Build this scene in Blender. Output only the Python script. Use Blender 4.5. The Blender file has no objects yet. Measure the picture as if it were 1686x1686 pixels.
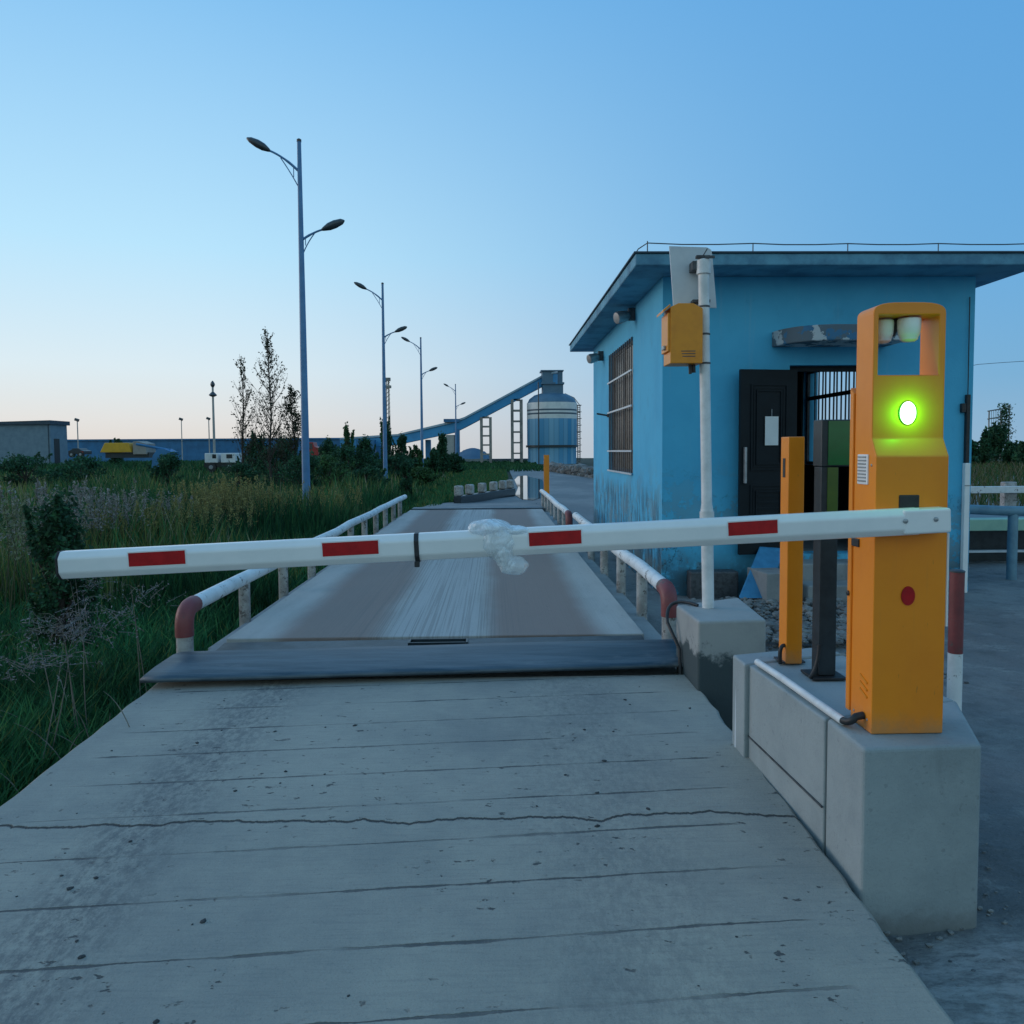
import bpy, bmesh, math, random
import numpy as np
from mathutils import Vector, Matrix, noise as mnoise
R = math.radians
random.seed(7); rng = np.random.default_rng(11)
S = bpy.context.scene
COL = S.collection
# ------------------------------------------------------------------ camera
EYE = Vector((0, 0, 1.66)); YAW = R(1.28); PITCH = R(2.98); ROLL = .0068; PPY = 807.0; F = 1250.0
FW = Vector((math.sin(YAW)*math.cos(PITCH), math.cos(YAW)*math.cos(PITCH), -math.sin(PITCH)))
RT = Vector((math.cos(YAW), -math.sin(YAW), 0)); UP = RT.cross(FW)
RT2 = RT*math.cos(ROLL) - UP*math.sin(ROLL); UP2 = UP*math.cos(ROLL) + RT*math.sin(ROLL)
def ray(px, py): return FW + RT2*((px-843)/F) + UP2*((PPY-py)/F)
def at(px, py, Y):
    d = ray(px, py); return EYE + d*(Y/d.y)
def atz(px, py, z):
    d = ray(px, py); return EYE + d*((z-EYE.z)/d.z)
cam = bpy.data.cameras.new('camera'); co = bpy.data.objects.new('camera', cam); COL.objects.link(co)
cam.sensor_width = 36; cam.lens = 36*F/1686; cam.clip_end = 5000; cam.clip_start = 0.05
co.location = EYE; co.rotation_euler = (Matrix.Rotation(-YAW, 3, 'Z') @ Matrix.Rotation(R(90)-PITCH, 3, 'X') @ Matrix.Rotation(-ROLL, 3, 'Z')).to_euler(); cam.shift_y = -(843-PPY)/1686; S.camera = co

# ------------------------------------------------------------------ materials
class NT:
    def __init__(s, name):
        s.m = bpy.data.materials.new(name); s.m.use_nodes = True
        s.t = s.m.node_tree; s.b = s.t.nodes['Principled BSDF']; s.out = s.t.nodes['Material Output']
        s._co = None
    def n(s, typ, **kw):
        nd = s.t.nodes.new(typ)
        for k, v in kw.items(): setattr(nd, k, v)
        return nd
    def L(s, a, b): s.t.links.new(a, b)
    def setin(s, sock, v):
        if isinstance(v, bpy.types.NodeSocket): s.L(v, sock)
        else: sock.default_value = v
    def co(s):
        if s._co is None: s._co = s.n('ShaderNodeTexCoord').outputs['Object']
        return s._co
    def xyz(s, v=None):
        x = s.n('ShaderNodeSeparateXYZ'); s.L(v or s.co(), x.inputs[0]); return x.outputs
    def comb(s, x, y, z):
        c = s.n('ShaderNodeCombineXYZ')
        for i, v in enumerate((x, y, z)): s.setin(c.inputs[i], v)
        return c.outputs[0]
    def map(s, scale):
        m = s.n('ShaderNodeMapping'); s.L(s.co(), m.inputs[0]); m.inputs['Scale'].default_value = scale; return m.outputs[0]
    def noise(s, scale=5, detail=5, rough=.6, v=None, dist=0):
        t = s.n('ShaderNodeTexNoise'); s.L(v or s.co(), t.inputs['Vector'])
        t.inputs['Scale'].default_value = scale; t.inputs['Detail'].default_value = detail
        t.inputs['Roughness'].default_value = rough; t.inputs['Distortion'].default_value = dist
        return t.outputs['Fac']
    def voro(s, scale, feature='DISTANCE_TO_EDGE', v=None):
        t = s.n('ShaderNodeTexVoronoi', feature=feature); s.L(v or s.co(), t.inputs['Vector'])
        t.inputs['Scale'].default_value = scale; return t.outputs['Distance']
    def math(s, op, a, b=0.0, c=0.0, clamp=False):
        m = s.n('ShaderNodeMath', operation=op, use_clamp=clamp)
        for i, v in enumerate((a, b, c)): s.setin(m.inputs[i], v)
        return m.outputs[0]
    def ss(s, v, lo, hi):           # smooth step, reversed when lo > hi
        m = s.n('ShaderNodeMapRange', interpolation_type='SMOOTHSTEP')
        s.setin(m.inputs[0], v); a, b, r = (lo, hi, (0, 1)) if lo < hi else (hi, lo, (1, 0))
        m.inputs[1].default_value = a; m.inputs[2].default_value = b
        m.inputs[3].default_value = r[0]; m.inputs[4].default_value = r[1]
        return m.outputs[0]
    def mix(s, f, a, b):
        m = s.n('ShaderNodeMix', data_type='RGBA')
        s.setin(m.inputs['Factor'], f)
        for k, v in ((6, a), (7, b)):
            if isinstance(v, bpy.types.NodeSocket): s.L(v, m.inputs[k])
            else: m.inputs[k].default_value = (*v, 1)
        return m.outputs[2]
    def bump(s, h, strength=.3, dist=.01):
        b = s.n('ShaderNodeBump'); b.inputs['Strength'].default_value = strength; b.inputs['Distance'].default_value = dist
        s.L(h, b.inputs['Height']); s.L(b.outputs[0], s.b.inputs['Normal'])
    def done(s, col=None, rough=.6, metal=0, spec=None, coat=None):
        if col is not None:
            if isinstance(col, bpy.types.NodeSocket): s.L(col, s.b.inputs['Base Color'])
            else: s.b.inputs['Base Color'].default_value = (*col, 1)
        s.setin(s.b.inputs['Roughness'], rough); s.setin(s.b.inputs['Metallic'], metal)
        if spec is not None: s.b.inputs['Specular IOR Level'].default_value = spec
        if coat is not None:
            s.b.inputs['Coat Weight'].default_value = coat; s.b.inputs['Coat Roughness'].default_value = .15
        return s.m
def pmat(name, c1, c2=None, scale=6, rough=.6, metal=0, bump=0, bscale=60, lo=.35, hi=.7, spec=None, coat=None, rvar=0):
    n = NT(name)
    c2 = c2 or tuple(x*.72 for x in c1)
    f = n.ss(n.noise(scale, 7, .65), lo, hi)
    c = n.mix(f, c1, c2)
    if bump: n.bump(n.noise(bscale, 6, .6), bump, .01)
    r = n.math('ADD', rough, n.math('MULTIPLY', f, rvar)) if rvar else rough
    return n.done(c, r, metal, spec, coat)
M = {}
def orange_mat():
    n = NT('orange_paint'); x, y, z = n.xyz()
    f = n.ss(n.noise(3, 7, .65), .35, .7); c = n.mix(f, (.93, .275, .006), (.86, .24, .006))
    dz = n.math('ADD', z, n.math('MULTIPLY', n.noise(14, 7, .7), .16))
    dirt = n.math('MULTIPLY', n.ss(dz, .17, .07), .45); c = n.mix(dirt, c, (.30, .21, .13))
    dust = n.noise(1, 7, .75, v=n.comb(n.math('MULTIPLY', x, 55), n.math('MULTIPLY', y, 55), n.math('MULTIPLY', z, 2.2)))
    c = n.mix(n.math('MULTIPLY', n.ss(dust, .56, .74), .16), c, (.55, .22, .06))
    sc_ = n.ss(n.noise(1, 3, .5, v=n.comb(n.math('MULTIPLY', x, 70), n.math('MULTIPLY', y, 70), n.math('MULTIPLY', z, 16))), .73, .75); c = n.mix(n.math('MULTIPLY', sc_, .4), c, (.42, .13, .02))
    n.bump(n.noise(260, 4, .6), .03, .01)
    return n.done(c, n.math('ADD', .33, n.math('MULTIPLY', n.noise(5, 7, .7), .22)), 0, coat=.12)
M['orange'] = orange_mat()
M['ochre'] = pmat('ochre_paint', (.82, .29, .010), (.72, .24, .010), 9, .4, bump=.03, bscale=250)
M['white'] = pmat('white_enamel', (.87, .87, .865), (.80, .81, .81), 5, .30, bump=.02, bscale=120, coat=.2)
M['white_pipe'] = pmat('white_pipe_paint', (.76, .77, .77), (.58, .60, .60), 9, .42, bump=.05, bscale=90)
M['red'] = pmat('red_reflective_tape', (.50, .012, .016), (.38, .010, .014), 30, .25)
M['black'] = pmat('black_rubber', (.014, .015, .017), (.03, .03, .033), 20, .5)
M['dark_metal'] = pmat('dark_grey_metal', (.035, .05, .06), (.022, .032, .04), 12, .38, metal=.3)
M['steel'] = pmat('grey_steel', (.38, .40, .42), (.25, .27, .28), 20, .42, metal=.6)
M['bracket'] = pmat('weathered_bracket', (.10, .11, .12), (.05, .05, .055), 20, .55, metal=.3)
M['sheet'] = pmat('pale_sheet_metal', (.62, .66, .69), (.54, .58, .62), 5, .4)
M['grey_blue_wall'] = pmat('grey_blue_render', (.20, .28, .34), (.15, .22, .28), 1.5, .8)
M['roof_dark'] = pmat('dark_roofing', (.06, .09, .12), (.04, .06, .08), 3, .7)
M['blue_wall'] = pmat('blue_sheet_cladding', (.035, .19, .40), (.025, .13, .28), .6, .55)
M['conveyor_blue'] = pmat('conveyor_blue_cladding', (.03, .29, .58), (.025, .23, .48), .4, .5)
M['conveyor_roof'] = pmat('conveyor_pale_roof', (.34, .46, .55), (.24, .36, .46), .4, .5)
M['lamp_blue'] = pmat('lamp_pole_blue', (.10, .26, .48), (.07, .19, .38), 2, .4)
M['lamp_head'] = pmat('lamp_head_grey', (.06, .075, .09), (.04, .05, .06), 6, .35)
M['conc_far'] = pmat('distant_concrete', (.46, .45, .43), (.34, .34, .33), .5, .85)
M['yellow'] = pmat('yellow_machine_paint', (.72, .40, .02), (.6, .32, .02), 2, .45)
M['red_paint'] = pmat('red_machine_paint', (.40, .03, .025), (.28, .025, .02), 2, .45)
M['white_truck'] = pmat('white_truck_paint', (.75, .77, .78), (.6, .62, .63), 2, .4)
M['glass'] = NT('dark_glass').done((.02, .03, .035), .06, 0)
M['bark'] = pmat('bark', (.07, .055, .045), (.035, .03, .025), 9, .9, bump=.4, bscale=40)
M['paper'] = pmat('white_paper', (.74, .75, .74), (.68, .69, .69), 6, .7)
M['door_dark'] = pmat('dark_door_paint', (.006, .012, .017), (.004, .008, .012), 6, .55, bump=.05, bscale=80, spec=.25)
M['room_shade'] = pmat('painted_room_shade', (.02, .022, .022), (.012, .014, .014), 2, .9)  # shade of the unlit room, put into a near-black colour
M['green_lit'] = pmat('green_lit_glass', (.012, .17, .045), (.02, .12, .03), 3, .12)  # green light on the post head held in the colour; bezel shares it
M['green_plate'] = pmat('pale_green_paint', (.38, .60, .44), (.30, .50, .38), 4, .55)
M['blue_rail'] = pmat('blue_grey_pipe_paint', (.17, .32, .40), (.12, .23, .30), 5, .45)
M['blue_board'] = pmat('blue_board_paint', (.05, .25, .45), (.035, .18, .34), 7, .55)
M['rubber_plate'] = pmat('hill_far', (.06, .14, .22), (.04, .10, .17), .05, .95)

def concrete(name, c1, c2, stain=.5, zdark=False):
    n = NT(name)
    f = n.ss(n.noise(2.2, 8, .65), .35, .72)
    c = n.mix(f, c1, c2)
    sp = n.ss(n.noise(38, 3, .5), .66, .72)
    c = n.mix(n.math('MULTIPLY', sp, .35), c, tuple(x*.45 for x in c1))
    ah = n.ss(n.voro(11, 'F1'), .10, .06); ah = n.math('MULTIPLY', ah, n.ss(n.noise(2.1, 3, .5), .50, .56)); c = n.mix(n.math('MULTIPLY', ah, .6), c, tuple(x*.35 for x in c1))
    mud = n.ss(n.math('ADD', n.xyz()[2], n.math('MULTIPLY', n.noise(6, 7, .7), .22)), .22, .12); c = n.mix(n.math('MULTIPLY', mud, .6), c, (.13, .13, .125))
    gr_ = n.noise(150, 5, .7); c = n.mix(n.math('MULTIPLY', n.ss(gr_, .54, .70), .25), c, (.12, .12, .12))
    st = n.ss(n.noise(1.1, 6, .7, v=n.map((3, 3, .6))), .55, .75)
    c = n.mix(n.math('MULTIPLY', st, stain), c, tuple(x*.5 for x in c1))
    n.bump(n.math('SUBTRACT', n.noise(45, 8, .7), ah), .45, .008)
    return n.done(c, .88)
M['concrete'] = concrete('cast_concrete', (.33, .37, .375), (.245, .285, .295))
M['concrete2'] = concrete('old_concrete', (.30, .31, .31), (.20, .21, .215), .7)

def block_mat():
    n = NT('damp_cast_concrete'); x, y, z = n.xyz()
    f = n.ss(n.noise(2.4, 8, .65), .35, .72)
    c = n.mix(f, (.37, .37, .355), (.28, .285, .28))
    wet = n.math('ADD', n.math('MULTIPLY', n.ss(z, .58, .30), 1.0), n.math('MULTIPLY', n.math('SUBTRACT', n.noise(3.5, 7, .7), .5), 2.2))
    w = n.ss(wet, .35, .62)
    c = n.mix(w, c, (.055, .075, .08))
    n.bump(n.noise(45, 8, .7), .35, .006)
    return n.done(c, .85)
M['damp_block'] = block_mat()

def ramp_mat():
    n = NT('grooved_ramp_concrete'); x, y, z = n.xyz()
    f = n.ss(n.noise(1.3, 9, .68), .32, .72)
    c = n.mix(f, (.395, .365, .305), (.275, .27, .245))
    # brushed finish across the ramp
    br = n.noise(5, 6, .7, v=n.map((1.2, 16, 1)))
    c = n.mix(n.math('MULTIPLY', n.ss(br, .45, .75), .35), c, (.17, .175, .175))
    # wheel-track dirt
    wob = n.math('MULTIPLY', n.math('SUBTRACT', n.noise(.9, 4, .6), .5), .5)
    t1 = n.ss(n.math('ABSOLUTE', n.math('ADD', n.math('ADD', x, 1.36), wob)), .34, .02)
    t2 = n.ss(n.math('ABSOLUTE', n.math('ADD', n.math('SUBTRACT', x, .42), wob)), .5, .05)
    tn = n.ss(n.noise(26, 9, .8, v=n.map((1.2, .7, 1))), .40, .60)
    tr = n.math('MULTIPLY', n.math('ADD', n.math('MULTIPLY', t1, .60), n.math('MULTIPLY', t2, .30)), tn)
    c = n.mix(tr, c, (.085, .09, .10))
    # grooves: dirt colour that also makes up for shade the shallow relief lacks
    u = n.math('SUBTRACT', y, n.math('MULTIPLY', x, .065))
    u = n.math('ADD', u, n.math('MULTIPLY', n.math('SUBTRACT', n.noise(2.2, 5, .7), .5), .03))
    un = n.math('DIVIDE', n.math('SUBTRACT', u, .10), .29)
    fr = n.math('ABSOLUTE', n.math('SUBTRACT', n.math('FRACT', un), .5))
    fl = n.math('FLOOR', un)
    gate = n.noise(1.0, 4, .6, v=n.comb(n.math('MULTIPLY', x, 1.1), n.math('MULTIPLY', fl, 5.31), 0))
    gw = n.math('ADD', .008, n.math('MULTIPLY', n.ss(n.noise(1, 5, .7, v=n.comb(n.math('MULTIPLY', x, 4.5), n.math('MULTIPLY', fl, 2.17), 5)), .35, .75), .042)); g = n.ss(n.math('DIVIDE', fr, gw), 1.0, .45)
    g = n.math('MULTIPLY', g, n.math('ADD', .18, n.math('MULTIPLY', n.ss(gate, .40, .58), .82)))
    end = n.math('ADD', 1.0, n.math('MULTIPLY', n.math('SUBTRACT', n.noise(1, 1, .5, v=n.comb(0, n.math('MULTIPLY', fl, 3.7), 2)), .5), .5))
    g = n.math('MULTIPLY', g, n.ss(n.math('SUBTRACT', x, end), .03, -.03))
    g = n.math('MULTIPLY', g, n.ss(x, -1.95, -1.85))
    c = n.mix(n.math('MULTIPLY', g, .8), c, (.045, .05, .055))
    # long crack
    cy = n.math('ADD', 2.985, n.math('MULTIPLY', n.math('SUBTRACT', n.noise(1, 8, .62, v=n.comb(n.math('MULTIPLY', x, 1.7), 3.3, 0)), .5), .26))
    cr = n.ss(n.math('ABSOLUTE', n.math('SUBTRACT', y, cy)), .011, .003)
    c = n.mix(n.math('MULTIPLY', cr, .92), c, (.018, .020, .022))
    # pits, droppings of mud
    pit = n.math('MULTIPLY', n.ss(n.noise(17, 5, .6, v=n.map((1, 1.8, 1))), .635, .675), n.ss(n.noise(1.9, 4, .6), .45, .55))
    c = n.mix(n.math('MULTIPLY', pit, .85), c, (.04, .045, .05))
    sp = n.ss(n.noise(70, 3, .5), .66, .74)
    c = n.mix(n.math('MULTIPLY', sp, .3), c, (.09, .095, .10))
    gr_ = n.noise(170, 5, .7); c = n.mix(n.math('MULTIPLY', n.ss(gr_, .52, .70), .30), c, (.11, .112, .115)); c = n.mix(n.math('MULTIPLY', n.ss(gr_, .46, .30), .22), c, (.46, .45, .42))
    pale = n.ss(n.noise(4.4, 4, .6, v=n.map((1, 2, 1))), .70, .78)
    c = n.mix(n.math('MULTIPLY', pale, .4), c, (.44, .43, .40))
    h = n.math('SUBTRACT', n.math('MULTIPLY', n.noise(60, 8, .7), .35), n.math('ADD', n.math('ADD', g, n.math('MULTIPLY', cr, 1.4)), n.math('MULTIPLY', pit, .6)))
    n.bump(h, .8, .008)
    return n.done(c, n.math('ADD', .72, n.math('MULTIPLY', f, .18)))
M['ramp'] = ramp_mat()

def deck_mat():
    n = NT('worn_deck_concrete'); x, y, z = n.xyz()
    wob = n.math('MULTIPLY', n.math('SUBTRACT', n.noise(.35, 4, .6), .5), .35)
    xx = n.math('ADD', x, wob)
    c = n.mix(n.ss(n.noise(1.3, 8, .65, v=n.map((2, .5, 1))), .35, .7), (.47, .455, .425), (.36, .355, .335))
    tl = n.ss(n.math('ABSOLUTE', n.math('ADD', xx, 1.27)), .52, .24)
    tr = n.ss(n.math('ABSOLUTE', n.math('SUBTRACT', xx, .36)), .55, .30)
    tk = n.math('MAXIMUM', tl, tr)
    c = n.mix(n.math('MULTIPLY', tk, .9), c, (.265, .185, .155))
    mid = n.ss(n.math('ABSOLUTE', n.math('ADD', xx, .50)), .42, .22)
    c = n.mix(n.math('MULTIPLY', mid, .8), c, (.44, .43, .415))
    # fine raked lines along the deck
    st = n.noise(1, 4, .6, v=n.comb(n.math('MULTIPLY', x, 64), n.math('MULTIPLY', y, .28), 0))
    rk = n.math('MULTIPLY', n.ss(st, .49, .58), n.ss(n.math('ABSOLUTE', n.math('ADD', x, .55)), 1.0, .35))
    c = n.mix(n.math('MULTIPLY', rk, .40), c, (.16, .145, .135))
    sp = n.ss(n.noise(30, 4, .6, v=n.map((1, .4, 1))), .6, .75)
    c = n.mix(n.math('MULTIPLY', sp, .35), c, (.12, .12, .12))
    n.bump(n.math('ADD', n.noise(60, 6, .7), st), .4, .006)
    return n.done(c, .8)
M['deck'] = deck_mat()

def plate_mat():
    n = NT('worn_steel_plate')
    s1 = n.noise(2.5, 8, .7, v=n.map((.5, 4, 2)))
    c = n.mix(n.ss(s1, .35, .65), (.035, .065, .088), (.115, .15, .175))
    s2 = n.noise(6, 8, .75, v=n.map((.4, 7, 3)))
    c = n.mix(n.math('MULTIPLY', n.ss(s2, .52, .72), .7), c, (.035, .05, .065))
    s3 = n.ss(n.noise(1.2, 5, .6, v=n.map((1, 2, 1))), .6, .7)
    c = n.mix(n.math('MULTIPLY', s3, .55), c, (.24, .25, .25))
    n.bump(n.noise(20, 6, .7, v=n.map((.5, 4, 1))), .25, .008)
    return n.done(c, n.math('ADD', .36, n.math('MULTIPLY', s1, .3)), .35)
M['plate'] = plate_mat()

M['dark_plate'] = pmat('dark_steel_plate', (.025, .037, .047), (.075, .092, .105), 5, .45, metal=.3, bump=.2, bscale=20)
def booth_mat(side_amt=1.0):
    n = NT('weathered_blue_render'); x, y, z = n.xyz()
    c = n.mix(n.ss(n.noise(.9, 7, .62), .35, .7), (.085, .475, .72), (.062, .395, .64))
    c = n.mix(n.math('MULTIPLY', n.ss(n.noise(4, 7, .7), .55, .75), .35), c, (.06, .26, .45))
    # faded streaks run down
    stv = n.noise(1, 6, .7, v=n.comb(n.math('MULTIPLY', x, 9), n.math('MULTIPLY', y, 9), n.math('MULTIPLY', z, .55)))
    c = n.mix(n.math('MULTIPLY', n.ss(stv, .55, .72), .35), c, (.17, .47, .66))
    low = n.ss(z, 1.75, .35)
    # mould streaks below the side window
    side = n.ss(n.math('ADD', x, 1.60), .02, -.02)
    ms = n.noise(1, 8, .75, v=n.comb(0, n.math('MULTIPLY', y, 8.5), n.math('MULTIPLY', z, 1.6)))
    mk = n.math('MULTIPLY', n.math('MULTIPLY', n.ss(z, 1.32, .95), side), n.ss(ms, .44, .56))
    c = n.mix(n.math('MULTIPLY', mk, .85), c, (.018, .05, .075))
    # flaked render and hair cracks near the foot
    fk = n.math('MULTIPLY', low, n.ss(n.noise(2.6, 9, .74), .505, .53))
    fk = n.math('MULTIPLY', fk, n.ss(n.noise(1.1, 3, .5), .40, .50))
    c = n.mix(n.math('MULTIPLY', fk, .8), c, (.15, .27, .33))
    wv = n.n('ShaderNodeVectorMath', operation='MULTIPLY_ADD'); nz_ = n.n('ShaderNodeTexNoise'); n.L(n.co(), nz_.inputs['Vector']); nz_.inputs['Scale'].default_value = 2.6; nz_.inputs['Detail'].default_value = 7; nz_.inputs['Roughness'].default_value = .7
    n.L(nz_.outputs['Color'], wv.inputs[0]); wv.inputs[1].default_value = (.9, .9, .9); n.L(n.co(), wv.inputs[2])
    ck = n.ss(n.voro(2.2, v=wv.outputs[0]), .020, .006)
    ck = n.math('MULTIPLY', n.math('MULTIPLY', ck, low), n.ss(n.noise(1.7, 4, .65), .50, .56))
    c = n.mix(n.math('MULTIPLY', ck, .85), c, (.012, .04, .06))
    damp = n.math('MULTIPLY', n.ss(z, .62, .12), n.ss(n.noise(2.7, 8, .7), .38, .52))
    c = n.mix(n.math('MULTIPLY', damp, .8), c, (.04, .06, .065))
    n.bump(n.math('SUBTRACT', n.math('MULTIPLY', n.noise(30, 8, .7), .5), n.math('ADD', fk, ck)), .45, .01)
    return n.done(c, .75)
M['booth'] = booth_mat()
M['booth_trim'] = pmat('eave_blue_paint', (.135, .36, .49), (.07, .20, .31), 2.2, .7, bump=.3, bscale=20, lo=.4, hi=.66)
def wear_trim():
    n = M['booth_trim']
def canopy_mat():
    n = NT('flaking_canopy_paint')
    f = n.ss(n.noise(3.3, 7, .62), .49, .505)
    c = n.mix(f, (.45, .50, .52), (.11, .15, .18))
    g = n.ss(n.noise(6, 6, .6), .58, .60)
    c = n.mix(g, c, (.05, .17, .30))
    n.bump(n.math('SUBTRACT', n.math('MULTIPLY', n.noise(40, 6, .6), .3), f), .6, .01)
    return n.done(c, .8)
M['canopy'] = canopy_mat()

def rail_mat(name, red=False):
    n = NT(name)
    base = (.78, .79, .79) if not red else (.24, .055, .055)
    b2 = (.62, .64, .64) if not red else (.16, .04, .042)
    c = n.mix(n.ss(n.noise(5, 7, .65), .4, .7), base, b2)
    ch = n.ss(n.noise(7.5, 9, .72), .585, .61)
    c = n.mix(n.math('MULTIPLY', ch, .85), c, (.10, .075, .065))
    ch2 = n.ss(n.noise(26, 6, .7), .64, .67)
    c = n.mix(n.math('MULTIPLY', ch2, .6), c, (.16, .10, .08))
    n.bump(n.math('SUBTRACT', n.noise(60, 4, .5), ch), .35, .004)
    return n.done(c, .5)
M['rail'] = rail_mat('chipped_white_rail_paint'); M['rail_red'] = rail_mat('faded_red_rail_paint', True)
def post_mat():
    n = NT('dirty_white_post_paint')
    c = n.mix(n.ss(n.noise(5, 8, .7), .40, .62), (.46, .45, .43), (.27, .25, .235))
    ch = n.ss(n.noise(16, 9, .72), .55, .60)
    c = n.mix(n.math('MULTIPLY', ch, .8), c, (.09, .075, .068))
    n.bump(n.noise(50, 5, .6), .3, .004)
    return n.done(c, .65)
M['post'] = post_mat()

def road_mat():
    n = NT('dusty_rough_asphalt')
    a = n.noise(.55, 9, .7); b = n.noise(3.2, 9, .72); d = n.noise(24, 8, .75)
    c = n.mix(n.ss(a, .35, .68), (.24, .25, .255), (.36, .365, .36))
    c = n.mix(n.math('MULTIPLY', n.ss(b, .45, .68), .55), c, (.12, .13, .135))
    dust = n.math('MULTIPLY', n.ss(n.noise(1.4, 8, .7, v=n.map((1, 1.6, 1))), .52, .70), n.ss(d, .35, .7))
    c = n.mix(n.math('MULTIPLY', dust, .9), c, (.58, .58, .56))
    c = n.mix(n.math('MULTIPLY', n.ss(d, .55, .75), .5), c, (.07, .075, .08))
    gd = n.noise(120, 6, .75); c = n.mix(n.math('MULTIPLY', n.ss(gd, .5, .68), .4), c, (.08, .085, .09)); c = n.mix(n.math('MULTIPLY', n.ss(gd, .46, .30), .35), c, (.46, .45, .43))
    x, y, z = n.xyz(); rr_ = n.math('SQRT', n.math('ADD', n.math('POWER', n.math('DIVIDE', n.math('SUBTRACT', x, 1.72), .62), 2), n.math('POWER', n.math('DIVIDE', n.math('SUBTRACT', y, 2.12), .42), 2)))
    sp_ = n.math('MULTIPLY', n.ss(n.math('ADD', rr_, n.math('MULTIPLY', n.math('SUBTRACT', n.noise(3, 6, .7), .5), 1.6)), 1.15, .55), n.ss(n.noise(11, 8, .75, v=n.map((.7, 1.8, 1))), .36, .60))
    c = n.mix(n.math('MULTIPLY', sp_, .85), c, (.62, .63, .62))
    n.bump(n.math('ADD', n.math('MULTIPLY', d, .8), n.math('MULTIPLY', b, 1.8)), 1.0, .05)
    return n.done(c, .85)
M['road'] = road_mat()
def far_road_mat():
    n = NT('damp_far_asphalt')
    a = n.noise(.35, 7, .65, v=n.map((1, .5, 1))); d = n.noise(8, 8, .75, v=n.map((.6, 1.6, 1)))
    c = n.mix(n.ss(a, .38, .62), (.13, .135, .14), (.25, .245, .24))
    c = n.mix(n.math('MULTIPLY', n.ss(d, .5, .7), .6), c, (.06, .065, .07))
    n.bump(d, .3, .02)
    return n.done(c, n.math('ADD', .45, n.math('MULTIPLY', a, .5)))
M['far_road'] = far_road_mat()
def ground_mat():
    n = NT('dark_field_soil')
    c = n.mix(n.ss(n.noise(.5, 8, .65), .35, .7), (.022, .035, .020), (.055, .062, .035))
    c = n.mix(n.ss(n.noise(6, 8, .7), .5, .75), c, (.03, .028, .022))
    n.bump(n.noise(8, 8, .7), .7, .05)
    return n.done(c, .95)
M['ground'] = ground_mat()
M['rubble'] = pmat('grey_rubble', (.26, .26, .25), (.09, .10, .105), 7, .95, bump=.5, bscale=50)
M['puddle'] = NT('still_water').done((.012, .016, .018), .03, 0, spec=.6)
def vtint(name, rough=.75, trans=.25):
    n = NT(name)
    a = n.n('ShaderNodeAttribute'); a.attribute_name = 'tint'
    n.L(a.outputs['Color'], n.b.inputs['Base Color']); n.b.inputs['Roughness'].default_value = rough
    n.b.inputs['Specular IOR Level'].default_value = .2
    if trans:
        t = n.n('ShaderNodeBsdfTranslucent'); n.L(a.outputs['Color'], t.inputs[0])
        mx = n.n('ShaderNodeMixShader'); mx.inputs[0].default_value = trans
        n.L(n.b.outputs[0], mx.inputs[1]); n.L(t.outputs[0], mx.inputs[2]); n.L(mx.outputs[0], n.out.inputs[0])
    return n.m
M['leaf'] = vtint('leaf_tint')
def plastic_mat():
    n = NT('crumpled_clear_plastic'); m = n.done((.86, .92, .96), .22, 0, spec=.7)
    f = n.noise(13, 4, .6, dist=2.2); n.bump(f, .3, .015)
    n.L(n.math('ADD', .40, n.math('MULTIPLY', n.ss(f, .38, .64), .40)), n.b.inputs['Alpha'])
    return m
M['plastic'] = plastic_mat()
def emis(name, col, st):
    n = NT(name); n.done((.02, .02, .02), .3)
    n.b.inputs['Emission Color'].default_value = (*col, 1); n.b.inputs['Emission Strength'].default_value = st
    return n.m
M['green_lamp'] = emis('green_signal_lamp', (.45, 1.0, .38), 4.5)
def silo_mat():
    n = NT('silo_painted_steel'); x, y, z = n.xyz()
    ang = n.math('ARCTAN2', y, x)
    pan = n.math('FRACT', n.math('MULTIPLY', ang, 5.1))
    pc = n.noise(1, 1, .5, v=n.comb(n.math('FLOOR', n.math('MULTIPLY', ang, 5.1)), 2.2, 0))
    blue = n.mix(n.ss(pc, .3, .7), (.06, .32, .60), (.26, .52, .72))
    blue = n.mix(n.ss(n.math('ABSOLUTE', n.math('SUBTRACT', pan, .5)), .46, .49), blue, (.04, .15, .3))
    wht = n.mix(n.ss(n.noise(.6, 5, .6), .4, .7), (.82, .83, .82), (.66, .69, .70))
    band = n.math('MULTIPLY', n.ss(z, 9.05, 9.1), n.ss(z, 12.4, 12.35))
    b2 = n.ss(n.math('ABSOLUTE', n.math('SUBTRACT', z, 10.75)), .17, .13)
    b3 = n.ss(n.math('ABSOLUTE', n.math('SUBTRACT', z, 10.05)), .17, .13)
    c = n.mix(band, blue, wht)
    c = n.mix(n.math('MAXIMUM', b2, b3), c, (.05, .10, .15))
    return n.done(c, .45)
M['silo'] = silo_mat()
M['dome'] = pmat('silo_dome_grey_blue', (.10, .20, .29), (.07, .15, .23), .5, .5)
M['lattice'] = pmat('weathered_lattice', (.34, .31, .28), (.18, .165, .16), .6, .7)
M['stone'] = pmat('rubble_stone', (.26, .25, .24), (.10, .10, .10), 2.2, .9, bump=.8, bscale=3)

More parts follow.
